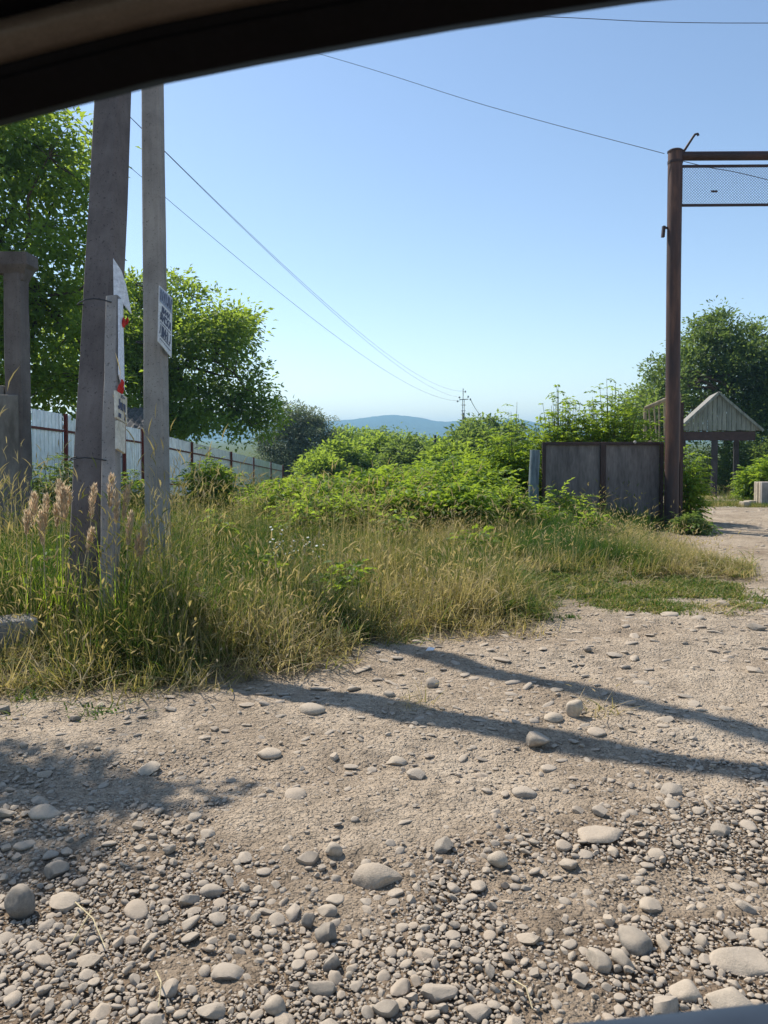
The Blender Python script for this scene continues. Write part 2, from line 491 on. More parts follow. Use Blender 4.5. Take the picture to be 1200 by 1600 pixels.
loose = np.clip(gdens(GX, GY) + .45 * np.clip(2.7 - GY, 0, 1) , 0, 1) * (GY < 6)
ny, nx = GX.shape
idx = np.arange(ny * nx).reshape(ny, nx)
quads = np.stack([idx[:-1, :-1], idx[:-1, 1:], idx[1:, 1:], idx[1:, :-1]], -1).reshape(-1, 4)
gme = mesh_np("ground", np.stack([GX, GY, GZ], -1), quads, True, {"soil": ('FLOAT', soil.ravel()), "far": ('FLOAT', fara.ravel()), "loose": ('FLOAT', loose.ravel())})
tag(link("ground", gme, M['ground']), "dusty beige dirt road and verge soil", kind="structure")

# ------------------------------------------------------------------ far hill
def build_hill():
    m, nt, out = newmat("forested_hill")
    v = mapping(nt)
    n1 = noise(nt, .008, 6, .65, v); n2 = noise(nt, .05, 4, .7, v)
    c = ramp(nt, [(.3, (.025, .05, .02)), (.6, (.05, .085, .03)), (.75, (.09, .12, .045))], n1.outputs[0]).outputs[0]
    c = mixc(nt, c, ramp(nt, [(.35, .55), (.65, 1.2)], n2.outputs[0]).outputs[0], 1.0, 'MULTIPLY')
    principled(nt, out, c, .95, 0, bump(nt, n2.outputs[0], 1.0, 12), .05)
    ridge = np.array([(-2000, 668), (-600, 660), (100, 672), (350, 660), (480, 668), (540, 663), (575, 658), (612, 654), (650, 658), (690, 667), (720, 664),
                      (760, 668), (800, 662), (860, 672), (950, 680), (1100, 676), (1400, 670), (2600, 664)])
    px = np.concatenate([np.linspace(-2000, 350, 60), np.linspace(355, 1000, 200), np.linspace(1010, 2600, 50)])
    top = np.interp(px, ridge[:, 0], ridge[:, 1])
    k = np.ones(9) / 9; top = np.convolve(np.pad(top, 4, mode='edge'), k, 'valid')
    Yr = 2600.0
    X = (px - 600) / 1200 * Yr
    H = CAMZ + (690 - top) / 1200 * Yr + 5
    rows = [(-900, -.02), (-700, .12), (-520, .3), (-350, .52), (-200, .74), (-80, .93), (0, 1.0), (120, .94), (400, .5), (900, -.05)]
    V = []
    for j, (dy, s) in enumerate(rows):
        yy = Yr + dy + 90 * vnoise(X / 300, np.full_like(X, j * .37), 5)
        zz = -6 + (H + 6) * s + (0 if s < 0 else 1) * (5 * vnoise(X / 90, np.full_like(X, j * .9), 8) * (1 if dy else .3) + 1.2 * vnoise(X / 9, np.full_like(X, j * 7.1), 9))
        V.append(np.stack([X * (1 + dy / Yr * .4), yy, zz], -1))
    V = np.array(V); a, b = V.shape[:2]
    ii = np.arange(a * b).reshape(a, b)
    q = np.stack([ii[:-1, :-1], ii[:-1, 1:], ii[1:, 1:], ii[1:, :-1]], -1).reshape(-1, 4)
    tag(link("hill", mesh_np("hill", V, q, True), m), "blue hazy forested hill on the horizon", kind="structure")
build_hill()

# ------------------------------------------------------------------ foliage generators
def unit(v):
    return v / np.maximum(np.linalg.norm(v, axis=-1, keepdims=True), 1e-9)
def leaves_mesh(name, pos, axis, nrm, length, width, tone, fold=.25):
    """One folded, pointed leaf (4 triangles) for each position."""
    n = len(pos)
    axis = unit(axis); side = unit(np.cross(nrm, axis)); up = np.cross(axis, side)
    L = length[:, None]; W = width[:, None]
    base = pos; tip = pos + axis * L - up * L * .12
    mid = pos + axis * L * .45
    l = mid + side * W * .5 + up * W * fold
    r = mid - side * W * .5 + up * W * fold
    V = np.stack([base, l, tip, r], 1).reshape(-1, 3)
    k = np.arange(n)[:, None] * 4
    F = np.concatenate([k + np.array([[0, 2, 1]]), k + np.array([[0, 3, 2]])], 0)
    return mesh_np(name, V, F, False, {"tone": ('FLOAT', np.repeat(tone, 4))})

def limb(mb, a, b, r0, r1, rng, wob=.06, n=5, sides=6, sag=0.0):
    a = Vector(a); b = Vector(b); L = (b - a).length
    pts = []
    for i in range(n + 1):
        t = i / n
        p = a.lerp(b, t)
        if 0 < i < n:
            p += Vector(rng.normal(0, wob * L, 3)) * .6
        p.z += sag * L * math.sin(math.pi * t)
        pts.append(p)
    mb.tube(pts, [r0 + (r1 - r0) * (i / n) for i in range(n + 1)], sides)
    return pts

def make_tree(name, base, ells, label, mat, leaf=.14, nclump=420, per=26, sigma=.32, seed=1, trunk_r=.16, group=None, cat="tree", aspect=.5, trunk_top=None, droop=.5, shell=.42, limbs=14, twigs=70):
    """ells: list of (centre xyz, radii xyz) in world coordinates making up the crown's volume."""
    rng = np.random.default_rng(seed)
    base = Vector(base)
    root = thing(name, base, label, cat, group)
    extra = []
    for c, r in ells:
        if min(r) < .35: continue
        for _ in range(int(3 + 3 * min(max(r), 3))):
            d_ = rng.normal(size=3); d_ /= np.linalg.norm(d_); d_[2] = abs(d_[2]) * (1 if rng.random() < .75 else -1)
            q_ = rng.uniform(.16, .34)
            extra.append((tuple(np.array(c) + d_ * np.array(r) * rng.uniform(.8, 1.06)), (r[0] * q_, r[1] * q_, r[2] * q_ * rng.uniform(.8, 1.6))))
    ells = list(ells) + extra
    vol = np.array([r[0] * r[1] * r[2] for c, r in ells]); vol = vol ** .75; vol /= vol.sum()
    pick = rng.choice(len(ells), nclump, p=vol)
    C = np.array([c for c, r in ells])[pick]; RR = np.array([r for c, r in ells])[pick]
    d = unit(rng.normal(size=(nclump, 3)))
    rad = rng.random(nclump) ** shell
    lump = 1 + .17 * np.sin(d[:, 0] * 5 + pick) * np.sin(d[:, 2] * 6 + pick * 2) + .10 * rng.normal(size=nclump)
    cl = C + d * RR * (rad * lump)[:, None]
    cl[:, 2] = np.maximum(cl[:, 2], base.z + .25)
    out = unit(cl - (C - np.array([0, 0, .3])))
    per_n = np.maximum(4, rng.normal(per, per * .35, nclump)).astype(int)
    k = np.repeat(np.arange(nclump), per_n); n = len(k)
    sg = sigma * (.6 + .8 * rng.random(nclump))
    off = rng.normal(size=(n, 3)) * np.array([1, 1, .62]) * sg[k][:, None]
    pos = cl[k] + off
    ax = unit(off * .8 / sigma + out[k] * .9 + rng.normal(size=(n, 3)) * .6 + np.array([0, 0, -droop]))
    nr = unit(rng.normal(size=(n, 3)) * .55 + np.array([0, 0, 1.0]) + out[k] * .35)
    ln = leaf * (.6 + .7 * rng.random(n))
    tone = np.clip(rng.beta(2.2, 2.6, n) + .34 * (rng.random(nclump)[k] - .5) + (rng.random(n) < .012) * .5, 0, 1)
    crown = link("crown", leaves_mesh("crown", pos, ax, nr, ln, ln * aspect, tone), mat, root)
    crown["kind"] = "stuff"
    mb = MB()
    cc = sum((Vector(c) * w for (c, r), w in zip(ells, vol)), Vector((0, 0, 0)))
    top = Vector(trunk_top) if trunk_top else Vector((cc.x, cc.y, cc.z + .35 * (max(c[2] + r[2] for c, r in ells) - cc.z)))
    tp = limb(mb, base - Vector((0, 0, .1)), top, trunk_r, trunk_r * .22, rng, .02, 8, 8)
    link("trunk", mb.mesh("trunk", True), M['bark'], root)
    mb = MB()
    ends = []
    for i in range(limbs):
        s = tp[int(rng.integers(2, len(tp) - 1))]
        cand = cl[rng.integers(0, nclump, 6)]
        e = Vector(cand[np.argmax(np.linalg.norm((cand - np.array(s)) * np.array([1, 1, .5]), axis=1))])
        pts = limb(mb, s, e, trunk_r * .42, trunk_r * .07, rng, .05, 5, 5, .06)
        ends += pts[2:]
    E = np.array([tuple(p) for p in ends])
    for i in range(twigs):
        c = cl[int(rng.integers(0, nclump))]
        j = int(np.argmin(np.linalg.norm(E - c, axis=1)))
        limb(mb, E[j], c, trunk_r * .10, .006, rng, .06, 3, 4, .05)
    link("branches", mb.mesh("branches", True), M['bark'], root)
    return root

def pinnate_template(rng, n_pairs=4, L=.26, leaf=.10, w=.4, droop=.7):
    """Base points, axes, normals of the leaflets of one arching compound leaf along +X."""
    pos, ax, ln = [], [], []
    def rp(t):
        return np.array([L * t, 0, .10 * L * t - droop * .5 * L * t * t])
    for i in range(n_pairs):
        t = .35 + .6 * i / n_pairs
        for s in (-1, 1):
            pos.append(rp(t)); ax.append(np.array([.55, s * 1.0, -.35])); ln.append(leaf * (1 - .25 * abs(t - .6)))
    pos.append(rp(1.0)); ax.append(np.array([1, 0, -.6])); ln.append(leaf * 1.1)
    return np.array(pos), unit(np.array(ax)), np.array(ln)

def make_bush(name, base, height, radius, label, mat, seed=1, stems=26, per=13, leaf=.10, L=.26, pairs=4, cat="bush", group=None, aspect=.42, low=.25, tone0=0.0, lean=(0, 0), ry=None):
    rng = np.random.default_rng(seed)
    base = Vector(base)
    root = thing(name, base, label, cat, group)
    tp, ta, tl = pinnate_template(rng, pairs, L, leaf)
    pos, ax, nr, ln, tn = [], [], [], [], []
    mb = MB()
    ry = ry or radius
    for s in range(stems):
        a = rng.random() * 2 * math.pi; q = math.sqrt(rng.random())
        hx, hy = radius * q * math.cos(a), ry * q * math.sin(a)
        hh = height * (1 - .42 * q * q) * (.72 + .36 * rng.random())
        b0 = Vector((base.x + hx * .45, base.y + hy * .45, base.z - .06))
        tip = Vector((base.x + hx + lean[0] * hh, base.y + hy + lean[1] * hh, base.z + hh))
        mid = b0.lerp(tip, .5) + Vector((-hx * .12, -hy * .12, .06 * hh))
        pts = []
        for i in range(7):
            t = i / 6
            pts.append((1 - t) ** 2 * b0 + 2 * t * (1 - t) * mid + t * t * tip)
        mb.tube(pts, [.011 * (1 - .8 * i / 6) * (.6 + height * .3) for i in range(7)], 4, False)
        stone = rng.random()
        for j in range(per):
            t = low + (1.0 - low) * (j + rng.random()) / per
            t = min(t, 1)
            p = (1 - t) ** 2 * b0 + 2 * t * (1 - t) * mid + t * t * tip
            yaw = j * 2.4 + rng.random() * 1.4
            pit = rng.normal(.35, .3) - .2 * (1 - t)
            cy, sy, cp, sp = math.cos(yaw), math.sin(yaw), math.cos(pit), math.sin(pit)
            Rm = np.array([[cy * cp, -sy, -cy * sp], [sy * cp, cy, -sy * sp], [sp, 0, cp]])
            sc = (.65 + .6 * rng.random()) * (1.0 - .25 * max(0, t - .85) / .15)
            pos.append(np.array(p) + (tp * sc) @ Rm.T); ax.append(unit(ta + rng.normal(size=ta.shape) * .18) @ Rm.T)
            nn = np.array([0, 0, 1.0]) + rng.normal(size=ta.shape) * .3
            nr.append(unit(nn) @ Rm.T); ln.append(tl * sc)
            tn.append(np.clip(np.full(len(tl), .45 + tone0 + .3 * (stone - .5) + rng.normal(0, .2)) + rng.normal(0, .06, len(tl)), 0, 1))
    pos = np.concatenate(pos); ax = np.concatenate(ax); nr = np.concatenate(nr); ln = np.concatenate(ln); tn = np.concatenate(tn)
    f = link("foliage", leaves_mesh("foliage", pos, ax, nr, ln, ln * aspect, tn, .18), mat, root)
    f["kind"] = "stuff"
    link("stems", mb.mesh("stems", True), M['twig'], root)
    return root

# ------------------------------------------------------------------ trees
def E(px, py, Y, rx, rz, ry=None):
    c = P(px, py, Y)
    return ((c.x, c.y, c.z), (rx, ry or rx, rz))
def base_at(px, Y):
    x = (px - 600) / 1200 * Y
    return (x, Y, zgf(x, Y))

make_tree("walnut_tree", base_at(-20, 19.5),
          [E(-40, 250, 19.5, 2.9, 2.7), E(-90, 480, 19, 3.0, 2.4), E(80, 420, 19.3, 1.5, 1.7), E(70, 545, 19, 1.8, 1.3, 1.8), E(40, 260, 19.5, 1.55, 1.3), E(95, 225, 19, .55, .5), E(130, 320, 19, .45, .5), E(60, 610, 18.7, 1.3, .7), E(105, 600, 19, .9, .8)],
          "tall walnut tree rising beside the concrete pillar behind the fence", M['leaf_walnut'], .185, 1150, 34, .25, 11, .22, limbs=18, twigs=110)
make_tree("walnut_tree", base_at(275, 31),
          [E(285, 565, 31, 3.0, 2.3), E(290, 470, 31, 1.35, 1.0), E(345, 520, 31, 1.2, 1.1), E(215, 520, 31, 1.6, 1.8), E(215, 450, 30, .8, .6), E(385, 610, 30.5, 1.15, 1.3), E(400, 650, 30.5, .95, .9), E(240, 640, 30.5, 2.2, 1.1), E(330, 655, 30.2, 2.2, 1.0), E(150, 520, 32, 1.8, 1.8), E(175, 490, 31, 1.5, 1.5), E(160, 600, 31, 1.8, 1.2)],
          "wide leafy walnut tree over the middle of the metal fence", M['leaf_walnut'], .21, 1150, 34, .26, 12, .22, limbs=18, twigs=90)
make_tree("willow_tree", base_at(470, 60),
          [E(470, 695, 60, 2.8, 2.7), E(450, 662, 60, 1.9, 1.6), E(502, 690, 60, 1.7, 2.0), E(480, 655, 60, 1.0, 1.0), E(440, 710, 60, 2.2, 2.2)],
          "silvery grey-green willow beyond the end of the fence", M['leaf_willow'], .30, 620, 26, .28, 13, .16, aspect=.3)
for i, (px, top, Y, rx, lab) in enumerate([
        (548, 668, 82, 2.2, "round grey-green tree just right of the willow"),
        (603, 670, 88, 2.5, "light green round tree below the hill's summit"),
        (650, 680, 84, 2.3, "small green tree left of the dark stub pole"),
        (696, 688, 70, 1.3, "small bright tree between the two distant poles"),
        (758, 652, 58, 1.9, "bushy green tree just right of the distant utility pole"),
        (790, 668, 62, 1.8, "low dark tree behind the sapling by the blue post")]):
    c = P(px, top, Y)
    b = base_at(px, Y)
    h = c.z - b[2]
    make_tree("distant_tree", b, [((c.x, Y, c.z - rx * .8), (rx, rx, rx * .8)), ((c.x - rx * .5, Y, c.z - rx * 1.3), (rx * .8, rx, rx * .9)), ((c.x + rx * .55, Y, c.z - rx * 1.25), (rx * .75, rx, rx * .8)), ((c.x, Y, c.z - h * .6), (rx * .9, rx, h * .35))],
              lab, [M['leaf_walnut'], M['leaf_far'], M['leaf_walnut'], M['leaf_bush'], M['leaf_far'], M['leaf_dark']][i], .36, 420, 26, .36, 40 + i, .14, "trees beyond the thicket", limbs=10, twigs=30)
for i, (px, top, Y, rx, mt, lab) in enumerate([
        (540, 688, 46, 1.5, 'leaf_walnut', "leafy green tree in front of the round grey-green tree"),
        (592, 676, 50, 1.6, 'leaf_walnut', "bright green tree standing below the left slope of the hill"),
        (640, 684, 44, 1.4, 'leaf_far', "bright leafy tree rising over the middle of the thicket"),
        (700, 692, 40, 1.0, 'leaf_walnut', "small green tree just left of the utility pole"),
        (748, 664, 42, 1.3, 'leaf_far', "green tree whose crown touches the utility pole on its right"),
        (500, 712, 44, 1.3, 'leaf_walnut', "low dark green tree in front of the willow")]):
    c = P(px, top, Y); b = base_at(px, Y); h = c.z - b[2]
    make_tree("scrub_tree", b, [((c.x, Y, c.z - rx * .75), (rx * .8, rx * .8, rx * .75)), ((c.x - rx * .45, Y, c.z - rx * 1.2), (rx * .7, rx, rx * .8)), ((c.x + rx * .5, Y, c.z - rx * 1.15), (rx * .7, rx, rx * .75)), ((c.x, Y, c.z - h * .55), (rx, rx, h * .35))],
              lab, M[mt], .26, 330, 26, .24, 140 + i, .12, "scrub trees behind the thicket", limbs=10, twigs=30)
make_tree("cherry_tree", base_at(1130, 40),
          [E(1130, 590, 40, 3.0, 2.8), E(1120, 520, 40, 1.5, 1.2), E(1165, 560, 40, 1.9, 1.9), E(1080, 590, 40, 1.7, 1.6), E(1215, 600, 40, 2.2, 2.6), E(1040, 640, 38, 1.6, 1.5), E(1008, 640, 38, 1.1, 1.0), E(1040, 590, 38.5, 1.1, 1.2), E(1018, 612, 38, .8, .8), E(1180, 660, 39, 2.6, 1.6), E(1120, 505, 40, .5, .7), E(1180, 520, 40, .5, .8)],
          "dark green spreading tree behind the open shed", M['leaf_dark'], .2, 1400, 32, .25, 14, .24, limbs=22, twigs=120, droop=.25)
make_tree("small_tree", base_at(1015, 36),
          [E(1005, 650, 36, 1.2, 1.0), E(1035, 690, 36, 1.4, 1.3), E(985, 680, 36, .8, .8)],
          "low green tree behind the slatted rail left of the gate pipe", M['leaf_far'], .2, 240, 22, .3, 15, .1)
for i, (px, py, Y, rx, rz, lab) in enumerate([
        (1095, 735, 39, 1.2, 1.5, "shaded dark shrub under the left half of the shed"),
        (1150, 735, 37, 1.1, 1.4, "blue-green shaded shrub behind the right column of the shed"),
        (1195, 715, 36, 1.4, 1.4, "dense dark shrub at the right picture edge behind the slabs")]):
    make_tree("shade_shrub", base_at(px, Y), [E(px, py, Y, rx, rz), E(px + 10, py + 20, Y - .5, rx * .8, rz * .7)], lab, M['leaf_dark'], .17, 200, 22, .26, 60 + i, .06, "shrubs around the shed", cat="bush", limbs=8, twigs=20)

# out of view to the left: the tree whose bough throws the dappled shade on the road
make_tree("roadside_tree", (-7.6, 7.0, zgf(-7.6, 7.0)),
          [((-4.1, 5.68, 4.55), (.42, .13, .12)), ((-3.6, 5.48, 4.5), (.26, .10, .1)), ((-3.82, 5.12, 4.4), (.20, .07, .08)), ((-7.5, 7.0, 5.6), (.6, .6, .5)), ((-8.1, 7.0, 4.8), (.5, .5, .4)), ((-4.75, 5.9, 4.7), (.34, .14, .15))],
          "roadside tree at the left whose bough shades the road", M['leaf_walnut'], .12, 420, 24, .07, 16, .13, trunk_top=(-7.5, 6.9, 5.4), limbs=10, twigs=60)

# ------------------------------------------------------------------ bushes
GB = "bushes of the thicket"
specs = [
    (440, 757, 12.0, .70, -.12, 'leaf_bush', "low leafy bush touching the end of the fence"),
    (520, 752, 12.0, .75, -.05, 'leaf_bush', "bright green bush below the willow"),
    (598, 748, 12.2, .75, 0, 'leaf_bush', "bright green bush in the middle of the thicket, under the hill's summit"),
    (680, 734, 12.2, .80, .12, 'leaf_bush', "tall yellow-green bush below the dark stub pole"),
    (745, 730, 12.2, .60, .15, 'leaf_bush', "yellow-green bush below the distant utility pole"),
    (800, 715, 12.9, .45, 0, 'leaf_bush', "leafy bush just behind the left side of the blue post"),
    (560, 775, 10.2, .50, -.08, 'leaf_walnut', "small bush at the front of the thicket, below the light green round tree"),
    (640, 768, 10.2, .55, .1, 'leaf_bush', "rounded bush at the front centre of the thicket"),
    (715, 760, 10.2, .55, .06, 'leaf_bush', "dense bush at the front right of the thicket"),
    (785, 765, 11.0, .34, -.25, 'leaf_walnut', "dark shaded bush near the foot of the blue post"),
    (490, 782, 10.4, .45, -.2, 'leaf_walnut', "short bush behind the white wildflowers"),
    (465, 757, 17, 1.2, -.1, 'leaf_walnut', "back row bush below the willow"),
    (545, 750, 18, 1.2, 0, 'leaf_bush', "back row bush below the round grey-green tree"),
    (630, 736, 19, 1.2, .05, 'leaf_bush', "back row bush below the small green tree"),
    (705, 722, 18, 1.1, .1, 'leaf_bush', "back row bush at the foot of the utility pole"),
    (770, 712, 16, 1.0, -.05, 'leaf_bush', "back row bush under the bushy green tree"),
    (398, 772, 13, .5, -.1, 'leaf_bush', "small bush in front of the far fence bays"),
    (575, 742, 14, .30, .1, 'leaf_bush', "slender sapling rising above the middle of the thicket"),
    (655, 722, 14.5, .34, .12, 'leaf_bush', "slender yellow-green sapling left of the stub pole's foot"),
    (735, 708, 14, .32, .1, 'leaf_bush', "slender sapling just right of the utility pole's foot"),
    (620, 736, 15, .34, 0, 'leaf_walnut', "darker sapling under the hill's summit"),
    (770, 688, 14.2, .34, .15, 'leaf_bush', "tall feathery sapling left of the blue post"),
    (700, 722, 13.4, .30, .1, 'leaf_bush', "short leaning sapling below the distant utility pole"),
    (505, 748, 14.5, .32, -.05, 'leaf_walnut', "dark slender sapling in front of the willow"),
]
for i, (px, top, Y, rad, t0, mt, lab) in enumerate(specs):
    b = base_at(px, Y); h = P(px, top, Y).z - b[2]; sap = "sapling" in lab
    make_bush("thicket_sapling" if sap else "thicket_bush", b, h * (1.15 if sap else 1.08), rad, lab, M[mt], 100 + i, 16 if sap else int(34 + 34 * rad), 16, (.082 + .03 * ((i * 5) % 4) / 3) * (1 if Y < 15 else 1.3), (.25 + .08 * ((i * 3) % 4) / 3) * (1 if Y < 15 else 1.3), 3 + i % 3, group="saplings in the thicket" if sap else GB, tone0=t0, ry=rad * .8, aspect=.36 + .14 * ((i * 7) % 3) / 2)
for (px, top, Y, rad, lab, mat, seed, stems, t0) in [
        (325, 715, 13.0, .46, "dark green elder bush in front of the fence, right of the thinner pole", 'leaf_walnut', 201, 56, -.05),
        (212, 740, 12.4, .24, "narrow leafy bush between the two concrete poles", 'leaf_walnut', 202, 14, -.1),
        (84, 708, 11.2, .42, "dark bush between the concrete pillar and the thick pole", 'leaf_dark', 203, 26, 0.1),
        (800, 640, 13.0, .42, "light feathery sapling just above the blue post", 'leaf_bush', 204, 34, .12),
        (880, 652, 13.4, .62, "leafy creeper bush behind the left half of the dark gate panel", 'leaf_bush', 205, 120, -.1),
        (955, 645, 13.5, .70, "leafy creeper bush behind the right half of the dark gate panel", 'leaf_bush', 206, 150, -.1),
        (1028, 672, 13.0, .26, "yellow-green spray between the gate panel and the tall pipe", 'leaf_bush', 207, 16, .15),
        (1076, 705, 12.9, .15, "yellow-green creeper climbing right of the tall pipe", 'leaf_bush', 208, 22, .05),
        (1080, 812, 11.5, .17, "dark drooping weed at the foot of the tall pipe", 'leaf_dark', 209, 18, 0.1),
        (1182, 732, 21.0, .42, "light green bush behind the concrete slabs", 'leaf_bush', 210, 50, -.05),
        (1212, 716, 20.5, .5, "light green bush at the right picture edge above the slabs", 'leaf_bush', 211, 50, -.05),
        (885, 765, 11.7, .28, "small weed growing against the left half of the gate panel", 'leaf_walnut', 212, 12, .1),
        (850, 790, 11.3, .25, "small yellow-green weed between blue post and gate panel", 'leaf_bush', 213, 10, .0)]:
    b = base_at(px, Y); h = P(px, top, Y).z - b[2]
    make_bush("bush", b, h * (1.1 if 'creeper bush' not in lab else 1.25), rad, lab, M[mat], seed, stems, 13, .085 if Y < 15 else .12, .26 if Y < 15 else .36, 4, tone0=t0, low=.15)

# ------------------------------------------------------------------ concrete poles
def pole(root, name, a, b, w0, w1, d0, d1, yaw, mat, ch=.018, nseg=14, jit=.003, seed=0):
    """Chamfered tapered concrete pole from a to b (cross-section width w, depth d, turned by yaw)."""
    rng = np.random.default_rng(seed)
    a = Vector(a); b = Vector(b); t = (b - a).normalized()
    fx = Vector((math.cos(yaw), math.sin(yaw), 0)); fx = (fx - t * fx.dot(t)).normalized(); fy = t.cross(fx)
    V, F = [], []
    for i in range(nseg + 1):
        s = i / nseg; w = (w0 + (w1 - w0) * s) / 2; d = (d0 + (d1 - d0) * s) / 2; c = a.lerp(b, s)
        for x, y in ((-w + ch, -d), (w - ch, -d), (w, -d + ch), (w * .93, d - ch), (w * .93 - ch, d), (-w * .93 + ch, d), (-w * .93, d - ch), (-w, -d + ch)):
            V.append(c + fx * (x + rng.normal(0, jit)) + fy * (y + rng.normal(0, jit)))
    for i in range(nseg):
        for k in range(8):
            F.append((i * 8 + k, i * 8 + (k + 1) % 8, i * 8 + 8 + (k + 1) % 8, i * 8 + 8 + k))
    F.append(tuple(range(7, -1, -1))); F.append(tuple(nseg * 8 + k for k in range(8)))
    mb = MB(); mb.add(V, F)
    return mb.build(name, mat, root)

T = P(219, -440, 7.25)
B2 = G(248, 912); B1 = G(134, 1000)
r2 = thing("utility_pole", B2, "thinner grey concrete pole carrying the printed sign", "utility pole")
pole(r2, "shaft", B2 - Vector((0, 0, .3)), T + Vector((.05, .1, .2)), .205, .15, .17, .14, math.radians(-9), M['concrete'], seed=1)
# crossarm with insulators, up behind the car's window frame
ca = Vector((T.x + .02, T.y + .02, 7.1))
mb = MB(); mb.bar(ca + Vector((-.15, -.9, 0)), ca + Vector((.15, .9, 0)), .07, .07); mb.build("crossarm", M['rustdark'], r2)
for s in (-.85, -.45, .45, .85):
    c = ca + Vector((.15 * s, .98 * s, .03))
    mb = MB(); mb.tube([c, c + Vector((0, 0, .08)), c + Vector((0, 0, .1)), c + Vector((0, 0, .15)), c + Vector((0, 0, .2))], [.012, .012, .045, .055, .03], 10)
    mb.build("insulator", M['ceramic'], r2, True)
for yb in (445, 535):        # binding wires that hold the sign
    c = P(232, yb, 7.33)
    mb = MB(); w = .118
    pts = [c + Vector((w * math.cos(a), .105 * math.sin(a), 0)) for a in np.linspace(0, 2 * math.pi, 9)[:-1] + math.pi / 4]
    mb.tube(pts + [pts[0]], .006, 5, False); mb.build("binding_wire", M['wire'], r2)
r1 = thing("leaning_pole", B1, "thick dark concrete pole leaning in from the left", "utility pole")
T1 = T + Vector((-.03, -.16, -.1))
pole(r1, "shaft", B1 - Vector((0, 0, .3)) + (B1 - T1) * .02, T1, .275, .19, .21, .17, math.radians(-16), M['concrete_dark'], .022, seed=2, jit=.004)
def on1(y):               # axis of the leaning pole at photo height y
    lo, hi = 0.0, 1.0
    for _ in range(40):
        m_ = (lo + hi) / 2; q = B1.lerp(T1, m_)
        yy = 685 - FPX * (q.z - CAMZ) / q.y
        if yy > y: lo = m_
        else: hi = m_
    return B1.lerp(T1, lo)
sb_top = P(178, 466, on1(466).y - .16); sb_bot = P(170, 990, on1(990).y - .16)
pole(r1, "stub_post", sb_bot - Vector((0, 0, .15)), sb_top, .108, .092, .11, .10, math.radians(-3), M['concrete'], .01, 8, .002, 3)
for yb in (716, 480):
    c = on1(yb); mb = MB()
    c = c + Vector((.03, -.07, 0))
    pts = [c + Vector((.168 * math.cos(a), .178 * math.sin(a), .012 * math.sin(3 * a))) for a in np.linspace(0, 2 * math.pi, 17)[:-1]]
    mb.tube(pts + [pts[0]], .005, 5, False); mb.build("binding_wire", M['wire'], r1)

# ---- signs hung on the poles
def quad_slab(name, mat, q, th, parent=None, nudge=0.0):
    """q: TL, TR, BR, BL world points."""
    n = (q[1] - q[0]).cross(q[3] - q[0]).normalized()
    if n.y > 0: n = -n
    mb = MB(); mb.poly_slab([p + n * nudge for p in q], n, th)
    return mb.build(name, mat, parent), n
LET = {  # strokes on a 0..1 square, y down
    'Ш': [(0, 0, 0, 1), (.5, 0, .5, 1), (1, 0, 1, 1), (0, 1, 1, 1)], 'И': [(0, 0, 0, 1), (1, 0, 1, 1), (0, 1, 1, 0)],
    'Н': [(0, 0, 0, 1), (1, 0, 1, 1), (0, .5, 1, .5)], 'Д': [(.2, 0, .8, 0), (.2, 0, .1, .8), (.8, 0, .8, .8), (0, .8, 1, .8), (0, .8, 0, 1), (1, .8, 1, 1)],
    'С': [(1, .1, .3, 0), (.3, 0, 0, .4), (0, .4, .1, .9), (.1, .9, 1, .95)], 'К': [(0, 0, 0, 1), (0, .5, .9, 0), (0, .5, 1, 1)],
    '|': [(.3, 0, .3, 1)], '/': [(0, 1, .6, 0)], 'J': [(.7, 0, .7, .8), (.7, .8, .2, 1), (.2, 1, 0, .8)], 'n': [(0, .3, 0, 1), (0, .4, .8, .3), (.8, .3, .8, 1)], '-': [(0, .5, 1, .5)],
}
def lettering(parent, q, n, lines, mat, off, name="lettering"):
    mb = MB()
    def uv(u, v):
        return (q[0].lerp(q[1], u)).lerp(q[3].lerp(q[2], u), v) + n * off
    for (txt, u0, v0, u1, v1, w) in lines:
        k = len(txt); cw = (u1 - u0) / k
        for i, ch in enumerate(txt):
            for (x0, y0, x1, y1) in LET.get(ch, []):
                a = uv(u0 + cw * (i + .12 + .72 * x0), v0 + (v1 - v0) * y0); b = uv(u0 + cw * (i + .12 + .72 * x1), v0 + (v1 - v0) * y1)
                t = b - a
                if t.length < 1e-6: continue
                s = t.normalized().cross(n) * w / 2
                e = t.normalized() * w * .3
                mb.add([a - s - e, a + s - e, b + s + e, b - s + e], [(0, 1, 2, 3)])
    return mb.build(name, mat, parent)

q = [P(248.5, 446, 6.94), P(269, 466, 7.24), P(267.5, 559, 7.24), P(246.5, 533, 6.94)]
sg = thing("printed_sign", q[3], "white printed sign with blue header wired to the thinner pole", "sign")
pl, n = quad_slab("panel", M['white'], q, .006, sg)
def sub(q, u0, v0, u1, v1):
    f = lambda u, v: (q[0].lerp(q[1], u)).lerp(q[3].lerp(q[2], u), v)
    return [f(u0, v0), f(u1, v0), f(u1, v1), f(u0, v1)]
quad_slab("header_band", M['inkblue'], sub(q, .03, .02, .97, .27), .002, sg, .0045)
lettering(sg, q, n, [("|//|J|/", .06, .06, .94, .22, .018)], M['ink'], .0075, "header_lettering")
lettering(sg, q, n, [("ШИНИ", .2, .32, .8, .41, .014), ("ДИСКИ", .1, .45, .9, .57, .017), ("--------", .1, .60, .9, .64, .008), ("/ШИН|J", .08, .66, .92, .82, .015), ("-", .05, .84, .95, .86, .01), ("--------", .1, .90, .9, .93, .008)], M['ink'], .0055)

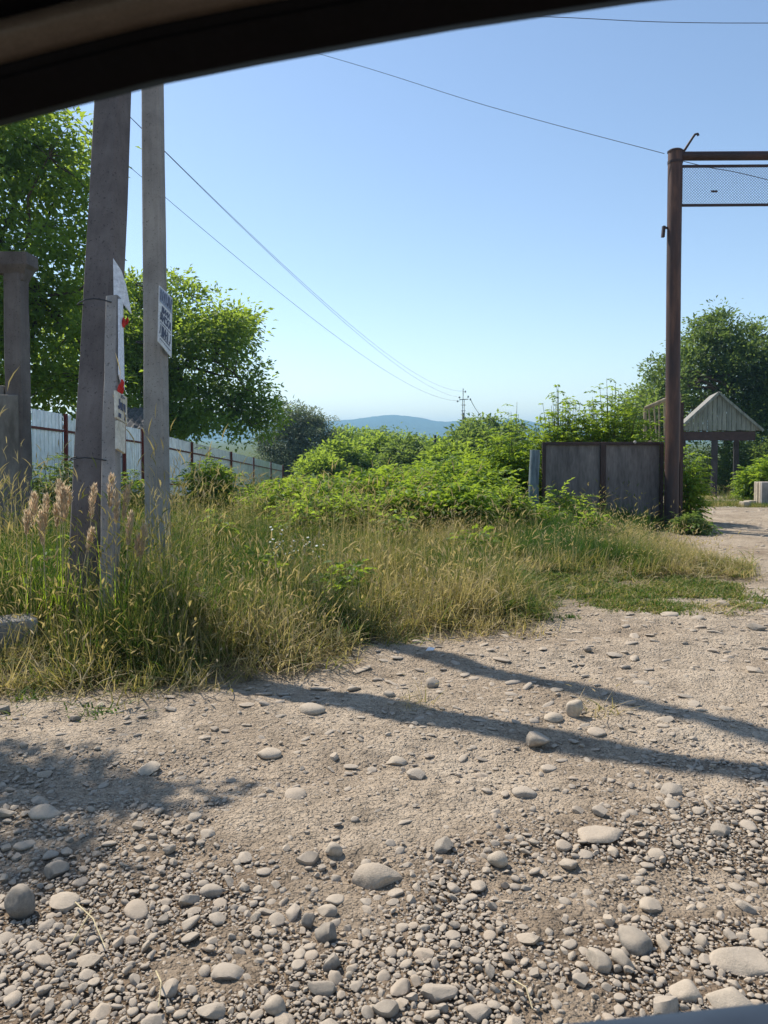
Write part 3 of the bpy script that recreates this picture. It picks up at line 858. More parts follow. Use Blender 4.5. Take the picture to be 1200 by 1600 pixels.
q = [P(179, 610, on1(630).y - .28), P(197.5, 621, on1(630).y - .16), P(197.5, 663, on1(655).y - .16), P(180, 652, on1(655).y - .28)]
sg = thing("cream_sign", q[3], "small cream plate with hand-painted scrawl on the stub post", "sign")
_, n = quad_slab("panel", M['cream'], q, .012, sg)
lettering(sg, q, n, [("Jnn", .2, .25, .85, .6, .014), ("/|-", .45, .04, .8, .16, .008), ("-", .25, .8, .4, .9, .03), ("/", .75, .72, .9, .9, .02)], M['ink'], .0085)
q = [P(182, 657, on1(660).y - .26), P(194, 663, on1(660).y - .17), P(194, 709, on1(705).y - .17), P(182, 701, on1(705).y - .26)]
o, n = quad_slab("cream_board", M['cream'], q, .02)
tag(o, "narrow stained cream board hanging below the scrawled plate", "board")
pts = [P(177, 404, on1(404).y - .20), P(190, 424, on1(424).y - .16), P(197, 446, on1(446).y - .10), P(205.5, 491, on1(490).y - .04), P(193, 476, on1(476).y - .12), P(190, 470, on1(470).y - .14), P(178, 468, on1(468).y - .19)]
mb = MB(); nn = (pts[3] - pts[0]).cross(pts[6] - pts[0]).normalized(); mb.poly_slab(pts, nn, .004)
tag(mb.build("torn_sheet", M['white']), "torn pointed white sheet sticking out of the leaning pole", "sheet")
q = [P(185.5, 467, on1(467).y - .215), P(191, 468, on1(467).y - .13), P(193.5, 610, on1(610).y - .14), P(186, 585, on1(585).y - .22)]
o, n = quad_slab("white_strip", M['white'], q, .012)
tag(o, "narrow white strip board fixed along the stub post", "board")
for (px, py, w, h, Y, lab) in [(193.5, 505, 7, 17, on1(505).y - .14, "red cloth knot near the top of the white strip"), (189, 604, 9, 22, on1(604).y - .21, "frayed red cloth above the scrawled cream plate")]:
    c = P(px, py, Y); s = Y / FPX
    mb = MB(); rr = np.random.default_rng(int(px))
    for k in range(5):
        o_ = Vector((rr.normal(0, w * .22) * s, rr.normal(0, .02), rr.normal(0, h * .22) * s))
        mb.tube([c + o_ + Vector((0, 0, h * .3 * s)), c + o_ + Vector((w * .1 * s, 0, h * .12 * s)), c + o_ - Vector((0, 0, h * .12 * s)), c + o_ - Vector((w * .1 * s, 0, h * .4 * s))], [w * .08 * s, w * .3 * s, w * .34 * s, w * .1 * s], 6)
    tag(mb.build("red_cloth", M['red'], None, True), lab, "cloth")

# ------------------------------------------------------------------ old concrete pillar and wall at the left
Yp = 9.0; s = Yp / FPX
b = Vector(base_at(30, Yp))
r = thing("concrete_pillar", b, "old dark concrete pillar with a flared cap at the left edge", "pillar")
ztop = P(26, 437, Yp).z
pole(r, "shaft", b - Vector((0, 0, .2)), Vector((b.x, b.y, ztop + .06)), .23, .215, .22, .2, math.radians(-14), M['concrete_dark'], .02, 10, .004, 9)
mb = MB(); c0 = Vector((b.x + .01, b.y, ztop))
prof = [(-.02, .112), (.05, .12), (.11, .165), (.15, .19), (.29, .19)]
V, F = [], []
for (dz, hw) in prof:
    for x, y in ((-1, -1), (1, -1), (1, 1), (-1, 1)):
        V.append(c0 + Vector((x * hw * (2.6 if x < 0 and dz > .1 else 1) + .015 * math.sin(dz * 40), y * hw * .8, dz)))
for i in range(len(prof) - 1):
    for k in range(4):
        F.append((i * 4 + k, i * 4 + (k + 1) % 4, i * 4 + 4 + (k + 1) % 4, i * 4 + 4 + k))
F += [(3, 2, 1, 0), tuple(len(prof) * 4 - 4 + k for k in range(4))]
mb.add(V, F); mb.build("capital", M['concrete_dark'], r, False, .006)
zw = P(8, 603, Yp).z
mb = MB(); mb.box((b.x - .95, b.y + .02, zw / 2 - .1), (1.62, .16, zw + .2)); mb.box((b.x - .12, b.y - .125, zw / 2 - .16), (.36, .03, zw + .1))
w_ = mb.build("concrete_wall", M['concrete_wall'], None, False, .015)
tag(w_, "stained concrete wall slab behind and left of the old pillar", "wall")

# broken beam lying in the grass at the left edge
a = P(-60, 1012, 4.55); e = P(43, 1012, 4.75)
rt = Matrix.Rotation(math.atan2(e.y - a.y, e.x - a.x), 3, 'Z') @ Matrix.Rotation(.03, 3, 'Y')
mb = MB(); c = (a + e) / 2; mb.box((c.x, c.y + .1, .14), ((e - a).length, .22, .28), rt)
o = mb.build("concrete_beam", M['concrete'], None, False, .02)
tag(o, "broken concrete beam lying in the grass at the left edge", "beam")

# ------------------------------------------------------------------ metal fence
def fence():
    tops = np.array([(-120, 618), (-40, 622), (50, 638), (125, 651.5), (221, 671), (263, 682), (298, 691), (360, 706), (395, 715), (422, 722), (441, 727)])
    pxs = [-120, -35, 50, 100, 152, 192, 221, 263, 298, 360, 395, 422, 441]
    pts = []
    for px in pxs:
        Y = 1 / (.0459 - .0001055 * (px - 192)); X = (px - 600) / 1200 * Y
        ty = np.interp(px, tops[:, 0], tops[:, 1]); pts.append((Vector((X, Y, 0)), P(px, ty, Y).z))
    root = thing("metal_fence", (pts[5][0].x, pts[5][0].y, zgf(pts[5][0].x, pts[5][0].y)), "long pale corrugated metal fence with red-brown rails", "fence")
    H = 2.0
    for i in range(len(pts) - 1):
        (a, za), (b, zb) = pts[i], pts[i + 1]
        L = (b - a).length; t = (b - a).normalized(); nrm = Vector((t.y, -t.x, 0))      # towards the road side
        n = max(8, int(L / .045)); prof = [0, 0, .034, .034]
        V, F = [], []
        for k in range(n + 1):
            u = k / n; p = a.lerp(b, u) - nrm * prof[k % 4] * 1.0
            zt = za + (zb - za) * u
            V += [(p.x, p.y, zt - H), (p.x, p.y, zt)]
        for k in range(n):
            F.append((2 * k, 2 * k + 2, 2 * k + 3, 2 * k + 1))
        mb = MB(); mb.add(V, F); mb.build("sheet", M['fence'], root)
        for off, w in ((.40, .05), (1.62, .05)):
            mb = MB()
            mb.bar(a + nrm * .03 + Vector((0, 0, za - off)), b + nrm * .03 + Vector((0, 0, zb - off)), .03, w)
            mb.build("rail", M['fencepaint'], root)
        if i in (0, 1, 3, 5, 6, 8, 9, 10, 11):
            mb = MB(); mb.box((a.x + nrm.x * .05, a.y + nrm.y * .05, za - 1.02), (.075, .075, 2.06)); mb.build("post", M['fencepaint'], root)
    a, za = pts[-1]
    mb = MB(); mb.box((a.x + .05, a.y, za - 1.02), (.075, .075, 2.06)); mb.build("post", M['fencepaint'], root)
fence()

# slate roof of a low outbuilding behind the fence
def outbuilding():
    Y0 = 25.5
    bx = (185 - 600) / 1200 * Y0
    root = thing("outbuilding", (bx, Y0, zgf(bx, Y0)), "low outbuilding with grey wavy slate roof behind the fence", "shed")
    zt = P(200, 637, Y0 + 1.6).z; ze = P(200, 668, Y0).z
    x0, x1 = (95 - 600) / 1200 * Y0, (227 - 600) / 1200 * Y0
    n = 48; V, F = [], []
    for k in range(n + 1):
        x = x0 + (x1 - x0) * k / n; d = .03 * math.sin(k * math.pi / 2)
        V += [(x, Y0 - .1, ze - .05 + d), (x, Y0 + 1.7, zt + d)]
    for k in range(n): F.append((2 * k, 2 * k + 2, 2 * k + 3, 2 * k + 1))
    mb = MB(); mb.add(V, F); mb.build("roof", M['slate'], root)
    mb = MB(); mb.box(((x0 + x1) / 2, Y0 + 1.7, (ze - 1) / 2), (x1 - x0 - .3, 3.2, ze + .9)); mb.build("wall", M['concrete_wall'], root)
outbuilding()

# ------------------------------------------------------------------ gate: pipe portal, mesh header, dark panel, blue post
Yg = 12.0; s = Yg / FPX
gb = Vector(base_at(1050, Yg)); zt = P(1050, 238, Yg).z
r = thing("gate_portal", gb, "tall rusty pipe gateway with overhead beam and wire mesh panel", "gateway")
mb = MB(); mb.tube([gb - Vector((0, 0, .3)), Vector((gb.x, gb.y, 2)), Vector((gb.x - .01, gb.y, 4)), Vector((gb.x - .01, gb.y, zt))], .108, 20)
mb.build("pipe_post", M['rust'], r, True)
mb = MB(); c = Vector((gb.x - .01, gb.y, zt)); mb.tube([c, c + Vector((0, 0, .02)), c + Vector((0, 0, .04)), c + Vector((0, 0, .05))], [.118, .118, .09, .02], 20)
mb.build("post_cap", M['rustdark'], r, True)
mb = MB(); c = Vector((gb.x - .01, gb.y, P(1050, 254, Yg).z)); mb.tube([c - Vector((0, 0, .02)), c + Vector((0, 0, .02))], .114, 20); mb.build("collar", M['rustdark'], r)
xr = gb.x + 4.6
z0 = P(1062, 244, Yg).z
mb = MB(); mb.tube([Vector((gb.x + .08, Yg, z0)), Vector((xr, Yg + .1, z0 + .06))], .068, 16); mb.build("overhead_beam", M['rustdark'], r, True)
mb = MB(); mb.tube([Vector((xr, Yg + .1, zgf(xr, Yg) - .3)), Vector((xr, Yg + .1, zt))], .108, 20); mb.build("pipe_post", M['rust'], r, True)
# mesh panel
zA, zB = P(1064, 260, Yg).z, P(1064, 321, Yg).z
xA, xB = P(1064, 300, Yg).x, xr - .16
fr = MB(); fr.bar((xA, Yg, zA), (xB, Yg, zA + .03), .035); fr.bar((xA, Yg, zB), (xB, Yg, zB + .03), .035); fr.bar((xA, Yg, zA + .015), (xA, Yg, zB - .015), .035); fr.bar((xB, Yg, zA), (xB, Yg, zB), .035)
mp = fr.build("mesh_frame", M['rustdark'], r)
wm = MB(); hh = zA - zB; st = .043
k = xA - hh
while k < xB:
    for sgn in (1, -1):
        a0, a1 = (k, k + hh) if sgn > 0 else (k + hh, k)
        pA = Vector((a0, Yg + .004 * sgn, zB)); pB = Vector((a1, Yg + .004 * sgn, zA))
        def clip(pA, pB):
            d = pB - pA; t0, t1 = 0.0, 1.0
            for lim, sg_ in ((xA, 1), (xB, -1)):
                fa = (pA.x - lim) * sg_; fb = (pB.x - lim) * sg_
                if fa < 0 and fb < 0: return None
                if fa < 0: t0 = max(t0, fa / (fa - fb))
                if fb < 0: t1 = min(t1, fa / (fa - fb))
            return (pA + d * t0, pA + d * t1) if t1 > t0 else None
        cpt = clip(pA, pB)
        if cpt: wm.tube(cpt, .0028, 3, False)
    k += st
o = wm.build("wire_mesh", M['wire'], mp); o["kind"] = "stuff"
mb = MB(); c = P(1116, 299, Yg - .02); mb.box(c, (.1, .012, .03)); mb.build("tag_plate", M['rustdark'], mp)
for py in (268, 312):
    mb = MB(); c = P(1060.5, py, Yg); mb.box(c, (.07, .03, .03)); mb.build("bracket", M['rustdark'], r)
mb = MB(); mb.tube([P(1064, 240, Yg - .05), P(1070, 234, Yg - .05), P(1083, 214, Yg - .05), P(1086, 210, Yg - .05), P(1090, 209, Yg - .05), P(1091, 212, Yg - .05)], [.022, .02, .018, .018, .02, .022], 8)
mb.build("hook", M['rustdark'], r, True)
mb = MB(); c = P(1036.5, 362, Yg); mb.box(c, (.04, .06, .17), Matrix.Rotation(.08, 3, 'Y')); mb.build("hinge_plate", M['rustdark'], r)
mb = MB(); mb.bar(P(1037, 356, Yg), P(1043, 356, Yg), .03); mb.build("hinge_pin", M['rustdark'], r)
# swung-open leaf seen edge-on behind the post
lb = P(1061.5, 822, Yg + .15)
mb = MB()
for dx, yy in ((0, .12), (.05, .5)):
    mb.bar((lb.x + dx, Yg + yy, .05), (lb.x + dx, Yg + yy, P(1062, 628, Yg).z - dx), .05)
mb.bar((lb.x, Yg + .12, .5), (lb.x + .05, Yg + .5, .5), .04); mb.bar((lb.x, Yg + .12, 1.8), (lb.x + .05, Yg + .5, 1.8), .04)
o = mb.build("gate_leaf", M['rustdark']); tag(o, "open rusty gate leaf seen edge-on against the tall pipe", "gate")

Yq = 12.3
r = thing("sheet_metal_gate", base_at(940, Yq), "dark weathered sheet-metal gate panel of two sheets", "gate panel")
xl, xm, xr2 = P(850, 700, Yq).x, P(942, 700, Yq).x, P(1034, 700, Yq).x
zt_ = P(940, 691, Yq).z; zb_ = .12
for (x0, x1) in ((xl + .03, xm - .03), (xm + .03, xr2 - .03)):
    nseg = 10; V, F = [], []
    rr = np.random.default_rng(int(x0 * 100))
    for j in range(nseg + 1):
        for k_ in range(nseg + 1):
            V.append((x0 + (x1 - x0) * k_ / nseg, Yq + .02 + rr.normal(0, .003), zb_ + .03 + (zt_ - zb_ - .06) * j / nseg))
    for j in range(nseg):
        for k_ in range(nseg):
            i0 = j * (nseg + 1) + k_; F.append((i0, i0 + 1, i0 + nseg + 2, i0 + nseg + 1))
    mb = MB(); mb.add(V, F); mb.build("sheet", M['sheetdark'], r, True)
for nm, a_, b_, w_ in (("upright", (xl, Yq, zb_ - .15), (xl, Yq, zt_), .055), ("upright", (xm, Yq - .01, zb_ - .15), (xm, Yq - .01, zt_), .085), ("upright", (xr2, Yq, zb_ - .15), (xr2, Yq, zt_), .055),
                       ("top_rail", (xl + .03, Yq + .002, zt_ - .02), (xr2 - .03, Yq + .002, zt_ - .02), .045), ("bottom_rail", (xl + .03, Yq + .002, zb_), (xr2 - .03, Yq + .002, zb_), .045)):
    mb = MB(); mb.bar(a_, b_, w_, .05); mb.build(nm, M['rustdark'], r, False, .004, 1)
mb = MB(); c = P(992, 691, Yq - .04); mb.tube([c + Vector((0, .03, 0)), c, c - Vector((0, .02, 0))], [.012, .028, .02], 8); mb.build("knob", M['concrete'], r, True)

Yb = 12.0
b = Vector(base_at(835, Yb)); zt_ = P(834, 703, Yb).z
rr = np.random.default_rng(5)
mb = MB(); pts = [Vector((b.x + .01 * math.sin(i), b.y, b.z - .2 + (zt_ - b.z + .2) * i / 8)) for i in range(9)]
mb.tube(pts, [.088, .086, .084, .083, .08, .08, .079, .08, .078], 12)
tag(mb.build("blue_post", M['bluewood'], None, True), "weathered blue-painted post standing left of the gate panel", "post")

# ------------------------------------------------------------------ open shed with boarded gable
def shed():
    Y0 = 30.0; D = 3.2; rot = math.radians(17)
    c = P(1124, 672, Y0); hw = 1.46; H = 1.36
    U = Vector((math.cos(rot), -math.sin(rot), 0)); W = Vector((math.sin(rot), math.cos(rot), 0))
    L = lambda u, v, z: c + U * u + W * v + Vector((0, 0, z))
    root = thing("open_shed", (c.x, c.y, zgf(c.x, c.y)), "small open shed with grey-green boarded gable on columns", "shed")
    nb = 17; pk = -.04
    def top(u): return .05 + H * (1 - abs(u - pk) / (hw + (pk if u < pk else -pk)))
    for i in range(nb):
        ua = -hw + 2 * hw * i / nb + .007; ub = -hw + 2 * hw * (i + 1) / nb - .007
        dy = .010 * ((i * 7) % 3); lo = -.012 * ((i * 5) % 4)
        q = [L(ua, -dy, lo), L(ub, -dy, lo), L(ub, .03 - dy, lo), L(ua, .03 - dy, lo), L(ua, -dy, top(ua)), L(ub, -dy, top(ub)), L(ub, .03 - dy, top(ub)), L(ua, .03 - dy, top(ua))]
        mb = MB(); mb.hexa(q); mb.build("plank", M['board'], root)
    for sg_ in (-1, 1):
        a0 = L(pk, -.12, H + .11); a1 = L(sg_ * hw * 1.06, -.12, .0)
        nrm = (a1 - a0).cross(W).normalized(); nrm = nrm if nrm.z > 0 else -nrm
        q = [a0, a1, a1 + W * D, a0 + W * D]
        mb = MB(); mb.hexa([p - nrm * .03 for p in q] + [p + nrm * .03 for p in q]); mb.build("roof_slope", M['roofslate'], root)
        mb = MB(); mb.bar(a0 - W * .03 - Vector((0, 0, .03)), a1 - W * .03 - Vector((0, 0, .03)), .03, .09); mb.build("barge_board", M['board'], root)
    zb = -.40
    RM = Matrix.Rotation(-rot, 3, 'Z')
    for v, nm in ((.12, "front_beam"), (D - .3, "rear_beam")):
        mb = MB(); mb.box(L(-.04, v, zb / 2 - .03), (2 * hw - .25, .16, -zb - .05), RM); mb.build(nm, M['brownbeam'], root)
    mb = MB(); mb.box(L(0, D / 2, .02), (2 * hw - .2, D - .5, .03), RM); mb.build("ceiling_board", M['brownbeam'], root)
    for u, v, w in ((-.15, .14, .22), (1.0, D - .3, .2), (-1.1, D - .3, .2)):
        p = L(u, v, 0); g = zgf(p.x, p.y)
        mb = MB(); mb.box((p.x, p.y, (p.z + zb + g) / 2 - .03), (w, w, p.z + zb - g + .05), RM); mb.build("column", M['column'], root, False, .015)
shed()

def slatted_rail():
    Y = 22.0
    A, B = P(1008, 638, Y), P(1062, 615, Y)
    root = thing("slatted_rail", (A.x, Y, zgf(A.x, Y)), "sloping wooden rail frame with slats just left of the tall pipe", "railing")
    mb = MB(); mb.tube([A, B], .055, 10); mb.build("top_rail", M['wood'], root, True)
    g = zgf(A.x, Y)
    mb = MB(); mb.bar(A, Vector((A.x, Y, g - .1)), .07); mb.build("post", M['wood'], root)
    mb = MB(); x2 = B.x; mb.bar(B, Vector((x2, Y, zgf(x2, Y) - .1)), .07); mb.build("post", M['wood'], root)
    for i in range(6):
        u = .1 + .15 * i; p = A.lerp(B, u)
        q_ = Vector((p.x + (.10 if i < 2 else .03), Y + .01, p.z - 1.0))
        mb = MB(); mb.bar(p, q_, .035, .02); mb.build("slat", M['wood'], root)
    mb = MB(); mb.bar(Vector((A.x, Y, A.z - 1.0)), Vector((B.x, Y, A.z - .72)), .05); mb.build("bottom_rail", M['wood'], root)
slatted_rail()

# concrete slabs standing on edge at the right
x0 = 8.6; Yc = 17.43
for i in range(4):
    y_ = Yc + .05 + i * .108; h = .58 + .012 * ((i * 3) % 2)
    g = zgf(x0 + .4, y_)
    mb = MB(); mb.box((x0 + .45 + .012 * (i % 2), y_, g + h / 2 - .02), (.9, .088, h))
    tag(mb.build("concrete_slab", M['palestone'] if i else M['concrete'], None, False, .008, 1), ["front grey concrete slab standing on edge at the right roadside", "second pale concrete slab behind the front slab", "third pale concrete slab of the upright row", "rearmost pale concrete slab of the upright row"][i], "slab", "concrete slabs standing on edge")
for px, py, w, lab in ((1173, 783, .17, "small pale block leaning on the upright slabs"), (1165, 791, .15, "small pale block lying in front left of the upright slabs")):
    Y = Yc + .1 if py < 786 else Yc - .3
    x = (px - 600) / 1200 * Y
    mb = MB(); mb.box((x, Y, zgf(x, Y) + w * .4), (w * 1.2, w, w * .8), Matrix.Rotation(.3, 3, 'Z')); tag(mb.build("pale_block", M['palestone'], None, False, .01), lab, "block", "small blocks by the slabs")

# ------------------------------------------------------------------ far poles and wires
def far_pole():
    Y = 75.0; s = Y / FPX
    b = Vector(base_at(726, Y))
    root = thing("distant_utility_pole", b, "distant concrete utility pole with crossarm and insulators", "utility pole")
    zc = P(724, 645, Y).z; x = P(724, 645, Y).x
    mb = MB(); mb.bar(b - Vector((0, 0, .3)), (x, Y, zc), .24, .2); mb.build("shaft", M['concrete'], root)
    for dx in (-.09, .09):
        mb = MB(); mb.bar((x + dx, Y, zc - .3), (x + dx * .8, Y, P(724, 624, Y).z), .05); mb.build("bracket_leg", M['rustdark'], root)
    for py, w in ((642, .42), (633, .42)):
        mb = MB(); z = P(724, py, Y).z; mb.bar((x - w / 2, Y - .06, z), (x + w / 2, Y - .06, z), .05); mb.build("bracket_rung", M['rustdark'], root)
    z = P(724, 624.5, Y).z
    mb = MB(); mb.bar((x - .38, Y, z), (x + .48, Y, z + .05), .07); mb.build("crossarm", M['rustdark'], root)
    mb = MB(); mb.bar((x - .03, Y, z), (x - .03, Y, P(723, 607, Y).z), .06); mb.build("top_spike", M['rustdark'], root)
    for px, py in ((718, 621), (715, 627), (727, 612), (731.5, 620), (735, 624)):
        c = P(px, py, Y); mb = MB(); mb.tube([c - Vector((0, 0, .1)), c - Vector((0, 0, .04)), c + Vector((0, 0, .04)), c + Vector((0, 0, .1))], [.03, .09, .08, .04], 8); mb.build("insulator", M['ceramic'], root, True)
far_pole()
Y = 66.0; b = Vector(base_at(680, Y)); mb = MB(); mb.tube([b, Vector((b.x, Y, P(680, 680, Y).z))], [.12, .1], 8)
tag(mb.build("stub_pole", M['rustdark'], None, True), "short dark pole standing among the distant trees", "pole")

def wire(name, pts, r, label):
    """Smooth line through the given world points (Catmull-Rom)."""
    pts = [Vector(p) for p in pts]; out = []
    for i in range(len(pts) - 1):
        p0 = pts[max(i - 1, 0)]; p1 = pts[i]; p2 = pts[i + 1]; p3 = pts[min(i + 2, len(pts) - 1)]
        for k in range(8):
            t = k / 8
            out.append(.5 * ((2 * p1) + (p2 - p0) * t + (2 * p0 - 5 * p1 + 4 * p2 - p3) * t * t + (3 * p1 - p0 - 3 * p2 + p3) * t ** 3))
    out.append(pts[-1])
    mb = MB(); mb.tube(out, r, 4)
    return tag(mb.build(name, M['wire']), label, "wire", "overhead wires")
def span(zs, end, label, dx=0.0, r=.0075):
    """A power line sagging from beyond the upper left to the distant pole: heights at fractions of its run."""
    fit = np.polyfit([a for a, _ in zs], [z for _, z in zs], 2)
    pts = []
    for s_ in np.linspace(0, .96, 14):
        pts.append(Vector((-7 + 14.75 * s_ + dx * (1 - s_), 7 + 68 * s_, np.polyval(fit, s_))))
    pts.append(end)
    return wire("power_line", pts, r, label)
def zs_from(pxs, dx):
    out = []
    for px, py in pxs:
        a = (px - 600) / 1200
        s_ = (a * 7 + 7 - dx) / (14.75 - dx - a * 68); Y = 7 + 68 * s_
        out.append((s_, P(px, py, Y).z))
    return out
span(zs_from([(205, 180), (255, 228), (408, 380), (480, 446), (612, 559), (717, 611)], 0), P(727, 612, 75), "upper of the power lines running to the distant pole", 0)
span(zs_from([(205, 181), (255, 229), (408, 382), (480, 449), (600, 556), (713, 620)], .2), P(718, 621, 75), "middle power line sagging just below the upper one", .2)
span(zs_from([(145, 205), (205, 260), (255, 300), (345, 380), (480, 490), (576, 562), (711, 626)], 0), P(715, 627, 75), "lowest power line, hanging apart from the other two", 0)
wire("power_line", [P(735, 624, 75), P(744, 640, 80), P(760, 662, 88)], .03, "short power line leaving the distant pole to the right")
wire("power_line", [P(-700, -260, 26), P(0, -55, 21), P(495, 83, 17), P(760, 165, 14.5), P(1038, 240, 12)], .006, "thin cable crossing the sky to the top of the gate pipe")
wire("power_line", [P(1060, 250, 12), P(1110, 262, 12.6), P(1200, 281, 13.5), P(1500, 360, 16)], .006, "thin cable leaving the gate pipe behind the mesh panel")
wire("power_line", [P(-300, -60, 14), P(500, 12, 13), P(850, 26, 12.5), P(1200, 36, 12), P(2200, 20, 11)], .006, "thin cable near the top right corner of the sky")

# ------------------------------------------------------------------ the car the view is taken from
def car():
    root = thing("car", (0, .2, 0), "dark window frame and sill of the car the view is taken from", "car")
    edge = [(-420, 300), (-200, 248), (0, 194), (130, 160), (245, 131), (400, 100), (560, 71), (720, 43), (880, 19), (1010, 0), (1150, -16), (1350, -34), (1700, -50)]
    Yw = .42
    base = [P(px, py, Yw) for px, py in edge]
    def sweep(name, prof, mat):
        V, F = [], []; n = len(prof)
        for p in base:
            for (dy, dz) in prof: V.append(p + Vector((0, dy, dz)))
        for i in range(len(base) - 1):
            for k in range(n - 1):
                F.append((i * n + k, i * n + k + 1, (i + 1) * n + k + 1, (i + 1) * n + k))
        mb = MB(); mb.add(V, F); return mb.build(name, mat, root, True)
    # weather strip at the opening, then the round inner trim, then the roof lining
    sweep("window_seal", [(.055, .045), (.03, .018), (.012, .005), (-.004, .0), (-.012, .006), (-.016, .014), (-.014, .018)], M['blackplastic'])
    sweep("frame_panel", [(-.012, .014), (-.015, .017), (-.016, .021), (-.014, .025)], M['blackplastic'])
    tr = [(-.012, .022)] + [(-.016 - .012 * math.sin(t), .032 - .010 * math.cos(t)) for t in np.linspace(0, math.pi, 12)] + [(-.012, .044)]
    sweep("trim_strip", tr, M['cartrim'])
    sweep("roof_lining", [(-.012, .041), (-.03, .050), (-.07, .072), (-.3, .115), (-.7, .14), (-1.1, .12)], M['blackplastic'])
    sweep("roof_panel", [(.055, .045), (.06, .07), (.04, .10), (-.02, .13), (-.3, .17), (-.8, .18), (-1.1, .14)], M['carpaint'])
    # door below the window
    sill = [(-500, 1790), (300, 1712), (950, 1646), (1200, 1620), (1700, 1575)]
    S = [P(px, py, .40) for px, py in sill]
    def sweep2(name, prof, mat):
        V, F = [], []; n = len(prof)
        for p in S:
            for (dy, dz) in prof: V.append(Vector((p.x, p.y + dy, (p.z + dz) if dz > -.3 else dz + 1.0)))
        for i in range(len(S) - 1):
            for k in range(n - 1):
                F.append((i * n + k, i * n + k + 1, (i + 1) * n + k + 1, (i + 1) * n + k))
        mb = MB(); mb.add(V, F); return mb.build(name, mat, root, True)
    sweep2("window_sill", [(.03, -.02), (.028, -.004), (.01, 0), (-.006, -.003), (-.012, -.012)], M['carpaint'])
    sweep2("door_trim", [(-.012, -.010), (-.06, -.016), (-.09, -.05), (-.09, -.28)], M['blackplastic'])
    sweep2("door_panel", [(.03, -.016), (.06, -.06), (.09, -.2), (.08, -.75), (.04, -.8)], M['carpaint'])
car()

# ------------------------------------------------------------------ stones
def stone_mesh(name, seed, angular=0.3, flat=.55, sub=3, tall=False):
    import bmesh
    rng = np.random.default_rng(seed)
    bm = bmesh.new(); bmesh.ops.create_icosphere(bm, subdivisions=sub, radius=1.0)
    v = np.array([x.co[:] for x in bm.verts]); f = np.array([[q.index for q in p.verts] for p in bm.faces])
    bm.free()
    ph = rng.random((4, 3)) * 6.28; fr = rng.normal(size=(4, 3)) * 1.5
    r = 1 + sum(.055 * np.sin(v @ fr[i] + ph[i, 0]) for i in range(4))
    v = v * r[:, None]
    for k in range(int(5 + 12 * angular)):
        n = rng.normal(size=3); n /= np.linalg.norm(n)
        h = rng.uniform(.52, .88) if angular > .35 else rng.uniform(.62, .93)
        d = v @ n - h
        v = v - n[None] * np.where(d > 0, d * (.94 if angular > .35 else .8), 0)[:, None]
    v = v * np.array([1, rng.uniform(.62, .92), flat * rng.uniform(.85, 1.15)])
    for k_, a_ in ((4, .035), (9, .016), (19, .007)):
        g_ = rng.normal(size=(3, 3)) * k_ * .7
        v = v * (1 + a_ * (np.sin(v @ g_[0] + ph[0, 1]) * np.sin(v @ g_[1] + ph[1, 1]) + .5 * np.sin(v @ g_[2] + ph[2, 1])))[:, None]
    me = mesh_np(name, v, f, True)
    if angular > .35:
        try: me.set_sharp_from_angle(angle=math.radians(38))
        except Exception: pass
    return me

BIG = []
STONES = []       # (x, y, r) already laid
def put_stone(me, x, y, r, rz, sink=.3, tilt=(0, 0), name="cobble_stone", mat=None, zs=1.0):
    o = bpy.data.objects.new(name, me); COL.objects.link(o)
    if len(me.materials) == 0: me.materials.append(mat or M['stone'])
    zmin, zmax = me["zr"]
    o.scale = (r, r, r * zs)
    o.rotation_euler = (tilt[0], tilt[1], rz)
    o.location = (x, y, zgf(x, y) + r * zs * (zmax - zmin) * (.5 - sink))
    STONES.append((x, y, r * .9))
    return o
def smesh(*a, **k):
    me = stone_mesh(*a, **k)
    z = np.empty(len(me.vertices) * 3, np.float32); me.vertices.foreach_get("co", z); z = z.reshape(-1, 3)[:, 2]
    me["zr"] = (float(z.min()), float(z.max()))
    return me
